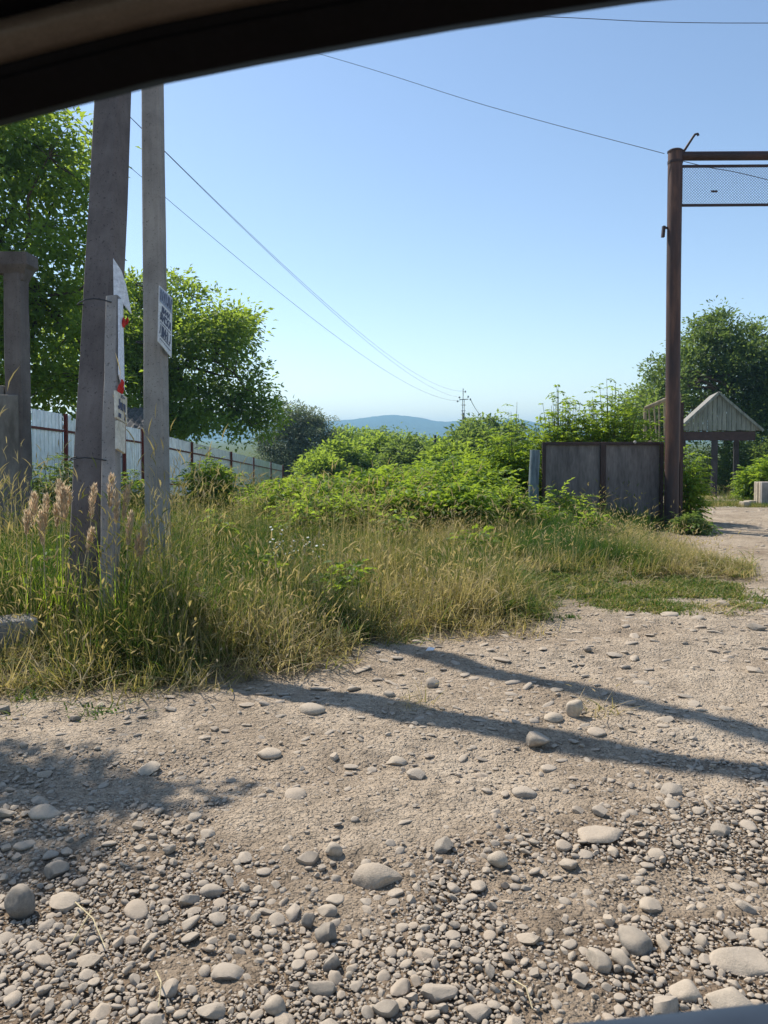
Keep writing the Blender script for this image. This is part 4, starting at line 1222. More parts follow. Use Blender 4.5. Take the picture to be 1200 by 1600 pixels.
# px, py (foot), width px, flatness, angular, sink, material, label
NAMED = [
    (25, 1437, 46, 1.55, .2, .12, 'darkstone', "upright egg-shaped dark grey boulder at the left edge"),
    (82, 1372, 42, .7, .5, .25, 'darkstone', "dark angular stone behind the upright egg-shaped boulder"),
    (95, 1420, 50, .5, .3, .3, 'palestone', "pale flat stone just right of the upright egg-shaped boulder"),
    (899, 1121, 30, 1.1, .2, .15, 'palestone', "rounded pale stone standing on end in the upper pole shadow"),
    (840, 1168, 44, .62, .3, .22, 'stone', "rounded stone half in the lower pole shadow"),
    (866, 1126, 30, .55, .2, .3, 'palestone', "pale flat stone left of the stone standing on end"),
    (485, 1114, 44, .38, .1, .35, 'palestone', "pale arched flat stone at the start of the lower pole shadow"),
    (676, 1075, 22, .9, .2, .25, 'stone', "round stone at the tip of the dry grass"),
    (608, 1089, 19, .6, .2, .25, 'stone', "small oval stone between the two pole shadows"),
    (919, 1019, 13, .9, .2, .2, 'darkstone', "small round dark stone alone on the upper dirt"),
    (619, 1195, 36, .42, .6, .35, 'palestone', "flat angular pale stone alone mid road"),
    (822, 1243, 42, .35, .1, .4, 'stone', "long flat stone below the lower pole shadow"),
    (520, 1340, 30, .8, .3, .25, 'palestone', "rounded pale stone alone at the edge of the loose gravel"),
    (588, 1385, 80, .55, .5, .45, 'stone', "big half-buried brown stone at the edge of the loose gravel"),
    (695, 1332, 38, .68, .3, .2, 'darkstone', "dark oval stone above the gravel right of centre"),
    (780, 1354, 38, .75, .4, .25, 'palestone', "blocky pale stone right of the dark oval stone"),
    (945, 1316, 92, .30, .4, .5, 'stone', "wide flat slab set flush in the road at right"),
    (510, 1475, 44, .95, .8, .18, 'darkstone', "grey angular block in the bare soil patch"),
    (483, 1450, 26, 1.1, .3, .2, 'darkstone', "upright dark stone behind the grey angular block"),
    (519, 1518, 36, .85, .8, .2, 'darkstone', "dark-faced angular stone below the grey angular block"),
    (499, 1557, 50, .5, .8, .2, 'darkstone', "flat-topped angular slab near the bottom centre"),
    (355, 1533, 62, .42, .3, .3, 'stone', "long smooth flat stone at lower left of centre"),
    (329, 1402, 34, .62, .1, .25, 'stone', "smooth oval stone at the upper edge of the left gravel"),
    (687, 1566, 62, .5, .4, .3, 'stone', "big blunt stone at the bottom centre right"),
    (1000, 1490, 62, .6, .4, .25, 'darkstone', "long leaning brown rock in the right gravel"),
    (940, 1518, 54, .6, .4, .3, 'stone', "broad brown stone left of the long leaning rock"),
    (976, 1512, 42, .7, .5, .25, 'stone', "wedge-shaped stone under the long leaning rock"),
    (1168, 1520, 115, .35, .5, .5, 'stone', "widest slab, sunk in the soil at the lower right edge"),
    (1128, 1306, 40, .5, .7, .25, 'darkstone', "angular grey stone near the right edge above the gravel"),
    (62, 1278, 58, .34, .1, .35, 'palestone', "long pale flat pebble left of the dappled shade"),
    (418, 1184, 44, .34, .1, .35, 'palestone', "pale flat pebble right of the dappled shade"),
    (230, 1208, 40, .45, .4, .3, 'palestone', "pale wedge stone above the dappled shade"),
    (1052, 1242, 42, .55, .7, .3, 'stone', "angular stone just below the joined pole shadows"),
    (430, 1585, 38, .75, .2, .25, 'stone', "round smooth stone at the bottom left of centre"),
    (1075, 1562, 70, .4, .3, .35, 'palestone', "pale slab at the bottom right above the car sill"),
    (1140, 1580, 80, .4, .3, .35, 'palestone', "long pale slab touching the car sill"),
    (748, 1596, 48, .8, .4, .3, 'stone', "triangular stone cut by the bottom edge"),
    (1131, 948, 20, .7, .2, .25, 'stone', "round stone at the right end of the short green grass"),
    (1048, 962, 36, .3, .2, .4, 'palestone', "flat pale stone on the edge of the short green grass"),
    (1186, 985, 34, .35, .7, .3, 'darkstone', "dark flat clod near the right edge of the road"),
    (6, 1114, 22, .8, .8, .2, 'darkstone', "dark square rubble piece at the left edge by the grass"),
    (116, 1125, 20, .5, .6, .3, 'darkstone', "small dark stone at the foot of the left grass"),
]
for i, (px, py, w, fl, an, sk, mt, lab) in enumerate(NAMED):
    g = G(px, py)
    me = smesh("stone", 500 + i, angular=an + .12, flat=fl)
    me.materials.append(M[mt])
    r = w / FPX * g.y / 2 * 1.02
    rz = float(R.uniform(-.25, .25)); tl = (0, 0)
    if "long leaning" in lab: rz = -1.0; tl = (0, .25)
    o = put_stone(me, g.x, g.y + r * .4, r, rz, sk, tl, "stone")
    tag(o, lab, "stone", "larger stones on the road"); BIG.append(o)

protos = [smesh("cobble_proto", 700 + i, angular=[.25, .55, .34, .7, .45, .95, .3, .6][i % 8], flat=[.38, .5, .34, .6, .62, .5, .28, .42][i % 8], sub=3 if i < 8 else 2) for i in range(16)]
cell = {}
def near_ok(x, y, r, k):
    ci, cj = int(x / .12), int(y / .12)
    for a in (-1, 0, 1):
        for b_ in (-1, 0, 1):
            for (u, v, q) in cell.get((ci + a, cj + b_), ()):
                if (u - x) ** 2 + (v - y) ** 2 < (k * (q + r)) ** 2: return False
    return True
def occupy(x, y, r):
    cell.setdefault((int(x / .12), int(y / .12)), []).append((x, y, r))
for s_ in STONES: occupy(*s_)
# 250 countable cobbles
cnt = 0; tries = 0; COBBLES = []
while cnt < 250 and tries < 60000:
    tries += 1
    y = R.uniform(1.75, 3.7) if R.random() < .8 else R.uniform(3.4, 6.2)
    x = R.uniform(-.62, .62) * y
    if abs(x) > .56 * y: continue
    if verge(x, y) > -.1: continue
    D = float(gdens(np.array([x]), np.array([y]))[0])
    if R.random() > .12 + D: continue
    r = float(np.clip(R.lognormal(math.log(.0245), .36), .016, .055)) * (1.0 if y < 3.5 else 1.1)
    if not near_ok(x, y, r, .82): continue
    me = protos[int(R.integers(0, 8))]
    sink = .42 if D < .3 else .22
    o = put_stone(me, x, y, r, R.uniform(0, 6.28), sink + R.uniform(-.08, .1), (R.normal(0, .14), R.normal(0, .14)))
    occupy(x, y, r); cnt += 1
    COBBLES.append(o)
ORD = ["nearest", "second nearest", "third nearest", "fourth nearest", "fifth nearest", "sixth nearest", "seventh nearest", "eighth nearest", "ninth nearest", "tenth nearest", "eleventh nearest", "twelfth nearest", "thirteenth nearest", "fourteenth nearest", "fifteenth nearest", "sixteenth nearest", "seventeenth nearest", "eighteenth nearest", "nineteenth nearest", "twentieth nearest"] + [w + " nearest" for w in ("twenty-first", "twenty-second", "twenty-third", "twenty-fourth", "twenty-fifth", "twenty-sixth", "twenty-seventh", "twenty-eighth", "twenty-ninth", "thirtieth")]
near_ = {}
for o in COBBLES:
    d_ = [((o.location.x - q.location.x) ** 2 + (o.location.y - q.location.y) ** 2) ** .5 for q in BIG]
    k_ = int(np.argmin(d_)); near_.setdefault(k_, []).append((d_[k_], o))
for k_, lst in near_.items():
    for j, (_, o) in enumerate(sorted(lst, key=lambda t: t[0])):
        tag(o, (ORD[j] if j < 30 else "outlying") + " cobble to the " + BIG[k_]["label"], "cobble", "cobbles scattered over the gravel road")

# ---- geometry-node scatter for what nobody could count
def scatter(name, pts, rot, scl, index, protos_, label, dry=None):
    col = bpy.data.collections.new(name + "_kinds")
    for i, (pm, pmat) in enumerate(protos_):
        if len(pm.materials) == 0 and pmat is not None: pm.materials.append(pmat)
        po = bpy.data.objects.new("%s_kind_%02d" % (name, i), pm); col.objects.link(po)
    me = bpy.data.meshes.new(name)
    me.vertices.add(len(pts)); me.vertices.foreach_set("co", np.asarray(pts, np.float32).ravel())
    def at(n_, typ, data, key):
        a_ = me.attributes.new(n_, typ, 'POINT'); a_.data.foreach_set(key, np.asarray(data).ravel())
    at("rot", 'FLOAT_VECTOR', np.asarray(rot, np.float32), 'vector')
    at("scl", 'FLOAT_VECTOR', np.asarray(scl, np.float32), 'vector')
    at("kind_index", 'INT', np.asarray(index, np.int32), 'value')
    at("dry", 'FLOAT', np.asarray(dry if dry is not None else np.zeros(len(pts)), np.float32), 'value')
    o = bpy.data.objects.new(name, me); COL.objects.link(o)
    ng = bpy.data.node_groups.new(name + "_scatter", 'GeometryNodeTree')
    ng.interface.new_socket("Geometry", in_out='INPUT', socket_type='NodeSocketGeometry')
    ng.interface.new_socket("Geometry", in_out='OUTPUT', socket_type='NodeSocketGeometry')
    gi = ng.nodes.new("NodeGroupInput"); go = ng.nodes.new("NodeGroupOutput")
    ci = ng.nodes.new("GeometryNodeCollectionInfo"); ci.inputs["Collection"].default_value = col
    ci.inputs["Separate Children"].default_value = True; ci.inputs["Reset Children"].default_value = True
    ip = ng.nodes.new("GeometryNodeInstanceOnPoints"); ip.inputs["Pick Instance"].default_value = True
    def na(n_, typ):
        a_ = ng.nodes.new("GeometryNodeInputNamedAttribute"); a_.data_type = typ; a_.inputs["Name"].default_value = n_
        return a_.outputs["Attribute"]
    e2r = ng.nodes.new("FunctionNodeEulerToRotation")
    ng.links.new(na("rot", 'FLOAT_VECTOR'), e2r.inputs[0])
    ng.links.new(gi.outputs[0], ip.inputs["Points"]); ng.links.new(ci.outputs[0], ip.inputs["Instance"])
    ng.links.new(na("kind_index", 'INT'), ip.inputs["Instance Index"]); ng.links.new(e2r.outputs[0], ip.inputs["Rotation"])
    ng.links.new(na("scl", 'FLOAT_VECTOR'), ip.inputs["Scale"]); ng.links.new(ip.outputs[0], go.inputs[0])
    md = o.modifiers.new("scatter", 'NODES'); md.node_group = ng
    tag(o, label, kind="stuff")
    return o

gp, gr, gs, gi_ = [], [], [], []
for band, (n_try, rlo, rhi, k, ymax) in enumerate([(15000, .010, .022, .74, 3.9), (42000, .0055, .0105, .70, 3.8), (42000, .003, .006, .62, 3.3)]):
    ry_ = R.random(n_try); Y_ = 1.55 + (ymax - 1.55) * ry_ ** 1.25
    X_ = R.uniform(-.62, .62, n_try) * Y_
    D_ = gdens(X_, Y_)
    keep = R.random(n_try) < np.maximum(D_, .05 if band else .03)
    rad = rlo + (rhi - rlo) * R.random(n_try) ** 1.6
    for x, y, r, D in zip(X_[keep], Y_[keep], rad[keep], D_[keep]):
        if not near_ok(x, y, r, k): continue
        occupy(x, y, r)
        i = int(R.integers(0, 16)); pm = protos[i]; zmin, zmax = pm["zr"]
        sink = (.2 if D > .4 else .38) + R.uniform(-.1, .1)
        gp.append((x, y, r * (zmax - zmin) * (.5 - sink) + (.004 if D > .6 else 0)))
        gr.append((R.normal(0, .25), R.normal(0, .25), R.uniform(0, 6.28))); gs.append((r, r, r)); gi_.append(i)
# sparse small stones on the hard dirt farther off
for _ in range(4200):
    y = 2.5 + 4.9 * R.random() ** 1.3; x = R.uniform(-.58, .6) * y
    if verge(x, y) > -.05 or R.random() > .55 + .75 * float(vnoise(x * 1.1, y * 1.4, 44)): continue
    r = float(np.clip(R.lognormal(math.log(.026), .45), .010, .062))
    if not near_ok(x, y, r, .9): continue
    occupy(x, y, r); i = int(R.integers(0, 16)); zmin, zmax = protos[i]["zr"]
    gp.append((x, y, r * .5 * (zmax - zmin) * R.uniform(-.02, .34))); gr.append((R.normal(0, .1), R.normal(0, .1), R.normal(0, .6))); gs.append((r, r * R.uniform(.5, .9), r * .55)); gi_.append(i)
n_try = 12000
Y_ = R.uniform(3.0, 9.5, n_try); X_ = R.uniform(-.6, .62, n_try) * Y_
vg = verge(X_, Y_); cl_ = vnoise(X_ * 1.3, Y_ * 1.3, 41)
for x, y, v_, c_ in zip(X_, Y_, vg, cl_):
    if v_ > .05 or R.random() > .5 + .5 * c_: continue
    r = float(np.clip(R.lognormal(math.log(.0085), .6), .004, .04))
    if not near_ok(x, y, r, .9): continue
    occupy(x, y, r); i = int(R.integers(0, 16)); pm = protos[i]; zmin, zmax = pm["zr"]
    gp.append((x, y, r * (zmax - zmin) * (.5 - .4))); gr.append((R.normal(0, .2), R.normal(0, .2), R.uniform(0, 6.28))); gs.append((r, r, r * .85)); gi_.append(i)
# the inner yard road
for _ in range(1500):
    y = R.uniform(9, 24); x = .415 * y + R.uniform(.2, 4)
    r = float(np.clip(R.lognormal(math.log(.018), .5), .008, .06)); i = int(R.integers(0, 16))
    gp.append((x, y, 0.0)); gr.append((0, 0, R.uniform(0, 6.28))); gs.append((r, r, r * .8)); gi_.append(i)
gp = np.array(gp); gp[:, 2] += zg(gp[:, 0], gp[:, 1])
print("gravel stones", len(gp))
scatter("gravel", gp, gr, gs, gi_, [(p, M['stone']) for p in protos], "loose grey-beige river gravel and pebbles covering the road")

# ------------------------------------------------------------------ grass
def blade_strip(rng, L, w, lean, curl, yaw, x0, y0, segs=4, tone=.5):
    V, T_ = [], []
    dx, dy = math.cos(yaw), math.sin(yaw); px_, py_ = -dy, dx
    tw = rng.normal(0, .5)
    h = 0.0; d = 0.0; ang = lean
    for i in range(segs + 1):
        t = i / segs; ww = w * (1 - t ** 1.6) * .5 + .0006
        c, s2 = math.cos(tw * t), math.sin(tw * t)
        V.append((x0 + dx * d + px_ * ww * c, y0 + dy * d + py_ * ww * c, h + ww * s2)); V.append((x0 + dx * d - px_ * ww * c, y0 + dy * d - py_ * ww * c, h - ww * s2))
        T_ += [tone, tone]
        st = L / segs; h += st * math.cos(ang); d += st * math.sin(ang); ang += curl / segs
        h = max(h, .004)
    F = [(2 * i, 2 * i + 1, 2 * i + 3, 2 * i + 2) for i in range(segs)]
    return V, F, T_, (x0 + dx * d, y0 + dy * d, h), ang, yaw

def tuft(name, seed, nbl, H, w, spread, leanmax, curlmax, heads=0, head_len=.09, head_w=.012, headtone=.95):
    rng = np.random.default_rng(seed)
    V, F, T_ = [], [], []
    def addp(v, f, t):
        k = len(V); V.extend(v); F.extend([tuple(i + k for i in q) for q in f]); T_.extend(t)
    for i in range(nbl):
        a = rng.random() * 6.28; q = spread * math.sqrt(rng.random())
        L = H * rng.uniform(.45, 1.0)
        v, f, t, tip, ang, yaw = blade_strip(rng, L, w * rng.uniform(.6, 1.2), abs(rng.normal(0, leanmax)), abs(rng.normal(0, curlmax)), rng.random() * 6.28, q * math.cos(a), q * math.sin(a), 4, float(np.clip(rng.normal(.45, .25), 0, 1)))
        addp(v, f, t)
    for i in range(heads):
        a = rng.random() * 6.28; q = spread * math.sqrt(rng.random())
        L = H * rng.uniform(.85, 1.25)
        v, f, t, tip, ang, yaw = blade_strip(rng, L, .0028, abs(rng.normal(0, leanmax * .5)), abs(rng.normal(0, .25)), rng.random() * 6.28, q * math.cos(a), q * math.sin(a), 4, .75)
        addp(v, f, t)
        hl = head_len * rng.uniform(.7, 1.3); hd = np.array([math.sin(ang) * math.cos(yaw), math.sin(ang) * math.sin(yaw), math.cos(ang)])
        hd2 = unit(hd + np.array([.25 * math.cos(yaw), .25 * math.sin(yaw), -.15]))
        b0 = np.array(tip) - hd * .01; m1 = b0 + hd * hl * .35; m2 = m1 + hd2 * hl * .35; e = m2 + unit(hd2 + np.array([0, 0, -.3])) * hl * .35
        for ang2 in (0, 1.57):
            sd = np.array([math.cos(yaw + 1.57 + ang2), math.sin(yaw + 1.57 + ang2), 0]) * head_w * .5
            if ang2 > 1: sd = np.cross(hd2, np.array([math.cos(yaw + 1.57), math.sin(yaw + 1.57), 0])) * head_w * .5
            addp([b0, m1 - sd, m2 - sd * .8, e, m2 + sd * .8, m1 + sd], [(0, 1, 2, 5), (5, 2, 3, 4)], [headtone] * 6)
    k = np.array([list(f) for f in F])
    return mesh_np(name, np.array(V, float), k, False, {"tone": ('FLOAT', np.array(T_))})

tall = [tuft("tall_tuft", 900 + i, 30, .80, .0065, .11, .17, .7, 5 if i % 3 else 2, .075, .0065) for i in range(9)]
stalky = [tuft("stalk_tuft", 915 + i, 3, .95, .005, .12, .12, .4, 5, .13, .008, .85) for i in range(6)]
leafy = [tuft("leafy_tuft", 930 + i, 36, .62, .010, .11, .22, 1.0, 2) for i in range(5)]
dryt = [tuft("dry_tuft", 950 + i, 34, .36, .0065, .13, .45, 1.3, 4, .06, .010) for i in range(7)]
mat_t = [tuft("matted_tuft", 970 + i, 30, .22, .0065, .14, .95, .9, 0) for i in range(5)]
shortt = [tuft("short_tuft", 990 + i, 34, .075, .009, .10, .6, 1.0, 0) for i in range(5)]

def scatter_grass(name, protos_, n_try, region, dens, height, dry, label, seed, lean=.1, wide=None):
    rng = np.random.default_rng(seed)
    x0, x1, y0, y1 = region
    Y_ = y0 + (y1 - y0) * rng.random(n_try) ** 1.15; X_ = rng.uniform(x0, x1, n_try)
    ok = (np.abs(X_) < .66 * Y_ + .6)
    D_ = dens(X_, Y_); ok &= rng.random(n_try) < D_
    X_, Y_ = X_[ok], Y_[ok]
    Z_ = zg(X_, Y_) - .01
    H_ = height(X_, Y_) * rng.uniform(.7, 1.25, len(X_))
    n = len(X_)
    wide_ = np.full(n, 1.0) * rng.uniform(.8, 1.3, n)
    rot = np.stack([rng.normal(0, lean, n), rng.normal(0, lean, n), rng.random(n) * 6.28], -1)
    scl = np.stack([wide_, wide_, H_], -1)
    dr = np.clip(dry(X_, Y_) + rng.normal(0, .12, n), -.2, 1.1)
    print(name, n)
    return scatter(name, np.stack([X_, Y_, Z_], -1), rot, scl, rng.integers(0, len(protos_), n), [(p, M['grass']) for p in protos_], label, dr)

def beam_clear(x, y):
    return 1 - .93 * (np.abs(x + 2.3) < .5) * (y < 4.86)
def d_tall(x, y):
    v = verge(x, y)
    d = np.clip((v - .12) / .7, 0, 1) * beam_clear(x, y)
    d *= np.where((x > 1.25) & (y < 8.6 + .25 * (x - 1.3)), np.clip((y - 7.5) / .9, 0, 1) * .8, 1)
    d *= np.clip((11.9 + 2 * np.clip((x - 2.3) / 1, 0, 0) - y) / .8 + .25, 0, 1)
    return d * np.clip(.70 + .6 * vnoise(x * 2.5, y * 2.5, 51) + .25 * vnoise(x * 6, y * 6, 71), .08, 1)
def h_tall(x, y):
    v = verge(x, y)
    h = np.interp(x, [-6, -1.2, -.3, .6, 1.6, 3, 4.2], [.50, .48, .43, .38, .34, .32, .15])
    h = h * np.clip(.42 + v * .42, 0, 1)
    h = h * (1 + .8 * np.exp(-(((x + 2.0) / 1.0) ** 2 + ((y - 5.0) / .8) ** 2)))
    h = h * (1 - .30 * np.clip((y - 8.5) / 2, 0, 1) * (x < 0.3))
    return h * (1.04 + .22 * vnoise(x * 1.6, y * 1.6, 52) + .2 * vnoise(x * 4.3, y * 4.3, 72))
def dry_tall(x, y):
    base = np.interp(x, [-6, -2, -1, 0, 1, 2, 4.2], [.14, .18, .20, .40, .46, .22, .28])
    fresh = np.clip((y - 8.2) / 1.2, 0, 1) * np.clip((x - .9) / .6, 0, 1)
    edge = np.clip(1 - verge(x, y) / .9, 0, 1)
    return base - .05 - .42 * fresh + .42 * edge + .30 * vnoise(x * .9, y * .9, 53) + .22 * vnoise(x * 3.1, y * 3.1, 54)
scatter_grass("tall_grass", tall, 12500, (-7.5, 5.0, 4.0, 12.2), d_tall, h_tall, dry_tall, "tall mixed green and straw grass with brown seed heads on the verge", 61)
scatter_grass("leafy_grass", leafy, 5200, (-7.5, 5.0, 4.2, 12.2), lambda x, y: d_tall(x, y) * .8, lambda x, y: h_tall(x, y) * .85, lambda x, y: dry_tall(x, y) - .26, "green leafy grass between the tall stalks", 62)
scatter_grass("grass_stalks", stalky, 2400, (-7.5, 4.2, 4.2, 11.5), lambda x, y: d_tall(x, y) * np.clip(.45 + .9 * vnoise(x * 1.3, y * 1.3, 81), 0, 1), lambda x, y: h_tall(x, y) * 1.35, lambda x, y: .62 + .3 * vnoise(x * 1.1, y * 1.1, 82), "wispy pale and brown grass stalks standing above the verge", 83, .06)
scatter_grass("pole_grass", tall + stalky, 260, (-2.95, -1.25, 4.45, 5.25), lambda x, y: np.clip((verge(x, y) - .3) / .3, 0, 1) * beam_clear(x, y) * (.75 + .4 * vnoise(x * 4, y * 4, 84)), lambda x, y: .52 + .16 * vnoise(x * 3, y * 3, 85), lambda x, y: .34 + .35 * vnoise(x * 2.2, y * 2.2, 86), "tall wild grass clumped around the feet of the poles", 87, .08)
def d_dry(x, y):
    v = verge(x, y)
    d = np.clip((v + .16) / .3, 0, 1) * np.clip((1.5 - v) / .7, 0, 1)
    green = (x > 1.25) & (y < 7.5 + .1 * (x - 1.3))
    return np.maximum(np.where(green, d * .05, d) * (.8 + .4 * vnoise(x * 3, y * 3, 55)), .035 * (v > -1.6) * (vnoise(x * 2.1, y * 2.1, 73) > .1))
def h_dry(x, y):
    return np.clip(.45 + verge(x, y) * .8, .3, 1.15) * np.where(x > 1.3, .68, 1)
scatter_grass("dry_grass", dryt, 5200, (-4.8, 5.6, 3.7, 10.8), d_dry, h_dry, lambda x, y: .62 + .25 * vnoise(x * 1.5, y * 1.5, 56), "dry straw-coloured grass along the edge of the road", 63, .2)
scatter_grass("matted_grass", mat_t, 2600, (-4.8, 5.2, 3.6, 10), lambda x, y: np.clip((verge(x, y) + .2) / .2, 0, 1) * np.clip((.75 - verge(x, y)) / .3, 0, 1) * np.where((x > 1.25) & (y < 7.6), .12, 1) * (.6 + .6 * vnoise(x * 3.3, y * 3.3, 57)), lambda x, y: .8 + 0 * x, lambda x, y: .72 + .25 * vnoise(x * 2, y * 2, 58), "trampled dead grass matted at the road edge", 64, .2)
def d_short(x, y):
    e = ((x - 2.2) / 1.25) ** 2 + ((y - 6.95) / .8) ** 2
    far_ = np.where((y > 14) & (x > .415 * y), np.clip(1.2 - ((x - 8.9) / 2.4) ** 2 - ((y - 18.2) / 1.5) ** 2, 0, 1), 0)
    lf = np.exp(-(((x + 2.15) / .35) ** 2 + ((y - 4.25) / .25) ** 2))
    sp = np.exp(-(((x + 1.55) / .10) ** 2 + ((y - 3.86) / .06) ** 2))
    tuft2 = np.exp(-(((x - 1.42) / .12) ** 2 + ((y - 5.9) / .08) ** 2))
    return np.maximum.reduce([np.clip(1.25 - e, 0, 1) * np.clip(.55 + .8 * vnoise(x * 2.6, y * 2.6, 59), 0, 1), far_, lf, sp, tuft2])
scatter_grass("short_grass", shortt, 36000, (-2.6, 11, 3.6, 20), d_short, lambda x, y: np.where(y > 12, 2.0, .72 + .0 * x), lambda x, y: np.where(y > 12, .42, .24) + .18 * vnoise(x * 2, y * 2, 60), "short bright green turf at the edge of the dirt road", 65, .15)
scatter_grass("turf", shortt, 12000, (.8, 3.7, 6.0, 7.9), lambda x, y: np.clip(1.3 - ((x - 2.2) / 1.25) ** 2 - ((y - 6.95) / .8) ** 2, 0, 1) * np.clip(.38 + 1.1 * vnoise(x * 2.6, y * 2.6, 59) + .4 * vnoise(x * 7, y * 7, 79), 0, 1), lambda x, y: .62 + 0 * x, lambda x, y: .30 + .2 * vnoise(x * 2, y * 2, 60), "carpet of short bright green turf below the gate panel", 75, .15)
scatter_grass("yard_grass", dryt, 1500, (4, 13, 9, 28), lambda x, y: np.clip(1 - np.abs(x - .392 * y) / .3, 0, 1) * .4 + np.clip(1 - np.abs(y - 25.5) / 1.5, 0, 1) * .9 * (x > .405 * y), lambda x, y: 1.0 + 0 * x, lambda x, y: .45 + .2 * vnoise(x, y, 66), "dry grass fringing the inner yard road", 67, .2)
scatter_grass("thicket_grass", leafy, 2600, (-4, 5.2, 11.0, 22), lambda x, y: np.clip(verge(x, y), 0, 1) * .6, lambda x, y: .6 + 0 * x, lambda x, y: .15 + .2 * vnoise(x, y, 68), "green undergrowth beneath the thicket", 69)

# feathery reed grass in front of the poles
def reed(px, top, Y, lab, seed, lean=0.0, hl=.2, hw=.055):
    rng = np.random.default_rng(seed)
    b = Vector(base_at(px - lean * 40, Y)); tip = P(px, top, Y)
    root = thing("reed_grass", b, lab, "reed", "feathery reed plumes")
    mb = MB(); pts = [b.lerp(tip, t) + Vector((-.03 * lean * math.sin(t * 3), 0, 0)) for t in np.linspace(0, 1, 7)]
    mb.tube(pts, [.004, .004, .0035, .003, .0025, .002, .001], 5); mb.build("stalk", M['straw'], root)
    n = 150; t = rng.random(n) ** .9; ax0 = np.array((tip - pts[4]).normalized()); c = np.array(tip)[None] - ax0[None] * (hl * t)[:, None]
    wdt = hw * np.sin(np.clip(t * 1.15, 0, 1) * math.pi * .85) ** .8 + .004
    d = unit(rng.normal(size=(n, 3)) * np.array([1, 1, .2])); pos = c + d * (wdt * .15)[:, None]
    ax = unit(d * .32 + ax0 * .95); ln = .026 + .9 * wdt * rng.random(n)
    me = leaves_mesh("plume", pos, ax, unit(rng.normal(size=(n, 3))), ln, np.full(n, .006), np.clip(rng.normal(.5, .25, n), 0, 1))
    o = link("plume", me, M['plume'], root); o["kind"] = "stuff"
    V, F, T_ = [], [], []
    for k in range(5):
        v, f, tt, *_ = blade_strip(rng, (tip.z - b.z) * rng.uniform(.5, .8), .009, rng.uniform(.1, .35), rng.uniform(.2, .8), rng.random() * 6.28, 0, 0, 5, .2)
        kk = len(V); V += [(x + b.x, y + b.y, z + b.z + .0) for x, y, z in v]; F += [tuple(i + kk for i in q) for q in f]; T_ += tt
    o = link("leaves", mesh_np("leaves", np.array(V), np.array(F), False, {"tone": ('FLOAT', np.array(T_) * 2)}), M['leaf_bush'], root)
reeds = [(54, 772, 5.0, "reed plume farthest left of the pale cluster"), (63, 800, 4.9, "low reed plume below the farthest left plume"), (72, 775, 5.05, "second reed plume from the left"), (93, 752, 5.0, "tallest reed plume left of the thick pole"), (98, 765, 4.95, "reed plume at the heart of the pale cluster"), (105, 762, 5.05, "reed plume nearest the thick pole's left edge"),
         (148, 758, 4.9, "single reed plume in front of the thick pole"), (175, 742, 4.95, "upright reed plume in front of the stub post"), (182, 768, 4.9, "drooping reed plume at the stub post's right edge"), (200, 760, 5.0, "grey reed plume right of the stub post"), (205, 800, 4.9, "small reed plume between the poles"), (226, 820, 4.9, "reed plume against the foot of the thinner pole"), (144, 828, 4.8, "bent reed plume low in front of the thick pole"), (42, 800, 4.9, "greenish reed spike at the far left"), (88, 790, 5.1, "back plume of the pale cluster"), (218, 838, 4.85, "low plume left of the thinner pole's foot")]
for i, (px, top, Y, lab) in enumerate(reeds):
    reed(px, top, Y, lab, 300 + i, lean=[.3, -.2, .2, 0, .1, .3, .5, .4, .1, .6, .4, .5, .8, .1, 0, .6][i], hl=.22 if i < 12 else .15, hw=.075 if i in (3, 4, 5, 0, 11) else .05)

NTH = ["leftmost", "second from the left", "third from the left", "fourth from the left", "fifth from the left", "sixth from the left", "seventh from the left", "eighth from the left", "ninth from the left", "rightmost"]
for i, (px, Y, hh) in enumerate([(20, 5.6, .55), (95, 6.2, .6), (275, 5.3, .42), (330, 8.6, .6), (405, 6.4, .45), (470, 9.0, .7), (540, 6.2, .4), (620, 8.8, .55), (745, 8.2, .45), (925, 10.2, .5)]):
    make_bush("broadleaf_weed", base_at(px, Y), hh, .13, "broad-leaved green weed in the tall grass, " + NTH[i] + " of ten", M['leaf_walnut'] if i % 2 else M['leaf_bush'], 260 + i, 9, 8, .085, .15, 2, "weed", "broad-leaved weeds in the verge", .55, .1, -.15)
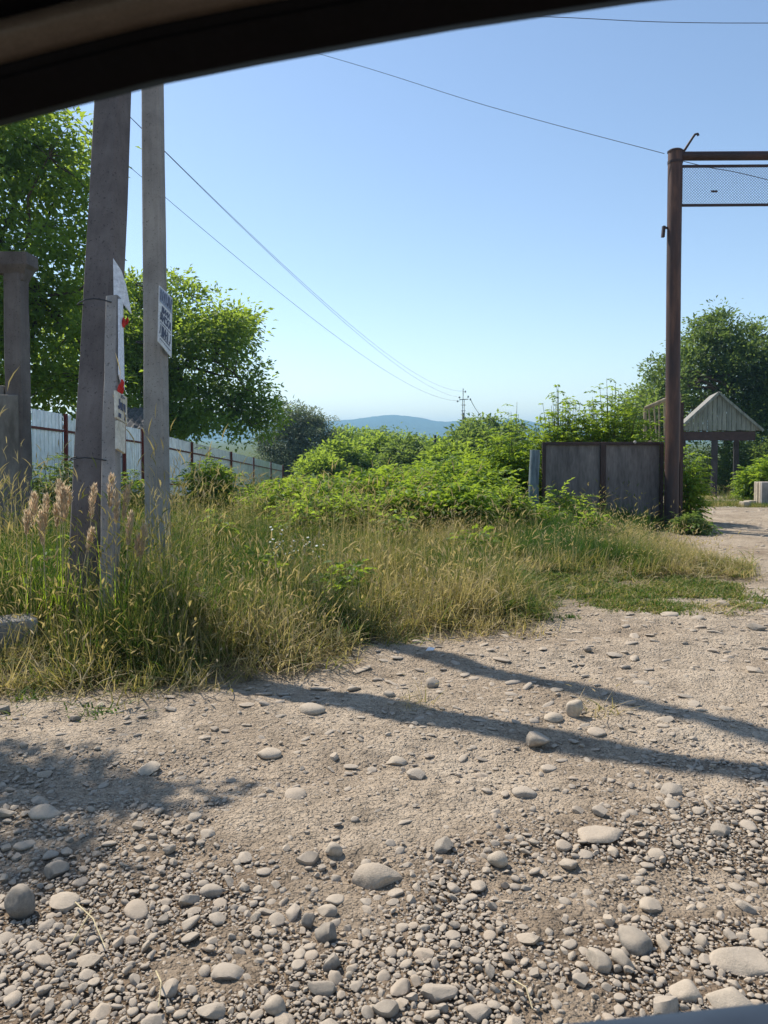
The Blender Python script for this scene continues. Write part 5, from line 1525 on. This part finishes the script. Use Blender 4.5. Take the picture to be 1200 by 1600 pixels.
# white fleabane plants
FLE = ["second from the left", "fourth from the left", "fifth from the left", "seventh from the left", "eighth from the left", "tenth from the left", "eleventh from the left", "rightmost of the clump", "ninth from the left", "third from the left", "sixth from the left", "leftmost of the clump"]
for i, (px, py) in enumerate([(428, 855), (436, 880), (447, 862), (455, 890), (465, 868), (487, 862), (494, 882), (508, 890), (480, 845), (432, 905), (452, 905), (425, 835)]):
    Y = 7.4 + .05 * (i % 5); rng = np.random.default_rng(330 + i)
    b = Vector(base_at(px, Y)); c = P(px, py, Y)
    root = thing("fleabane", b, "white fleabane plant in the tall grass, " + FLE[i], "wildflower", "white fleabane plants")
    mb = MB(); hb = []
    for k in range(6):
        e = c + Vector((rng.normal(0, .055), rng.normal(0, .06), rng.normal(0, .06))); hb.append(e)
        mb.tube([b, b.lerp(c, .6), e], [.003, .0025, .0015], 4, False)
    mb.build("stems", M['twig'], root)
    for e in hb:
        f = MB(); rr_ = .011 + .005 * rng.random(); tl = Vector((rng.normal(0, .4), -.5, 1)).normalized(); x_ = tl.orthogonal().normalized(); y_ = tl.cross(x_)
        ring = [e + (x_ * math.cos(a_) + y_ * math.sin(a_)) * rr_ * (1 if k_ % 2 else .78) + tl * .002 for k_, a_ in enumerate(np.linspace(0, 6.283, 15)[:-1])]
        f.add([e + tl * .005] + ring + [e - tl * .005], [(0, k_ + 1, (k_ + 1) % 14 + 1) for k_ in range(14)] + [(15, (k_ + 1) % 14 + 1, k_ + 1) for k_ in range(14)])
        f.build("flower_head", M['petal'], root)

# straws and a paper scrap
for (pa, pb, lab) in [((118, 1425), (165, 1498), "longer dry straw crossing another on the left gravel"), ((143, 1438), (108, 1496), "shorter dry straw of the crossed pair on the left gravel"), ((800, 1548), (832, 1595), "dry straw lying over a flat stone at the bottom"), ((244, 1535), (248, 1592), "dry straw at the bottom left gravel")]:
    a_, e_ = G(*pa), G(*pb); up = Vector((0, 0, .03)); mb = MB(); mb.tube([a_ + up, (a_ + e_) / 2 + up * 1.5 + Vector((.01, 0, 0)), e_ + up], [.0025, .002, .0015], 5)
    tag(mb.build("dry_straw", M['straw']), lab, "straw", "straws on the gravel")
g = G(672, 1018); mb = MB(); mb.add([g + Vector(v) for v in ((-.03, 0, .005), (.02, -.01, .01), (.035, .02, .02), (-.01, .02, .025), (.0, .0, .022))], [(0, 1, 4), (1, 2, 4), (2, 3, 4), (3, 0, 4)])
tag(mb.build("paper_scrap", M['white']), "crumpled white paper scrap at the grass edge", "litter")

# ------------------------------------------------------------------ haze over the far land
def haze():
    m, nt, out = newmat("summer_haze")
    pv = N(nt, "ShaderNodeVolumePrincipled")
    pv.inputs["Color"].default_value = (.40, .72, 1.0, 1)
    pv.inputs["Density"].default_value = .00046
    pv.inputs["Absorption Color"].default_value = (.02, .02, .02, 1)
    pv.inputs["Anisotropy"].default_value = .25
    nt.links.new(pv.outputs[0], out.inputs["Volume"])
    mb = MB(); mb.box((0, 1700, 42), (11400, 3900, 100))
    o = mb.build("haze", m); tag(o, "thin bluish summer haze over the distant land", kind="stuff")
haze()
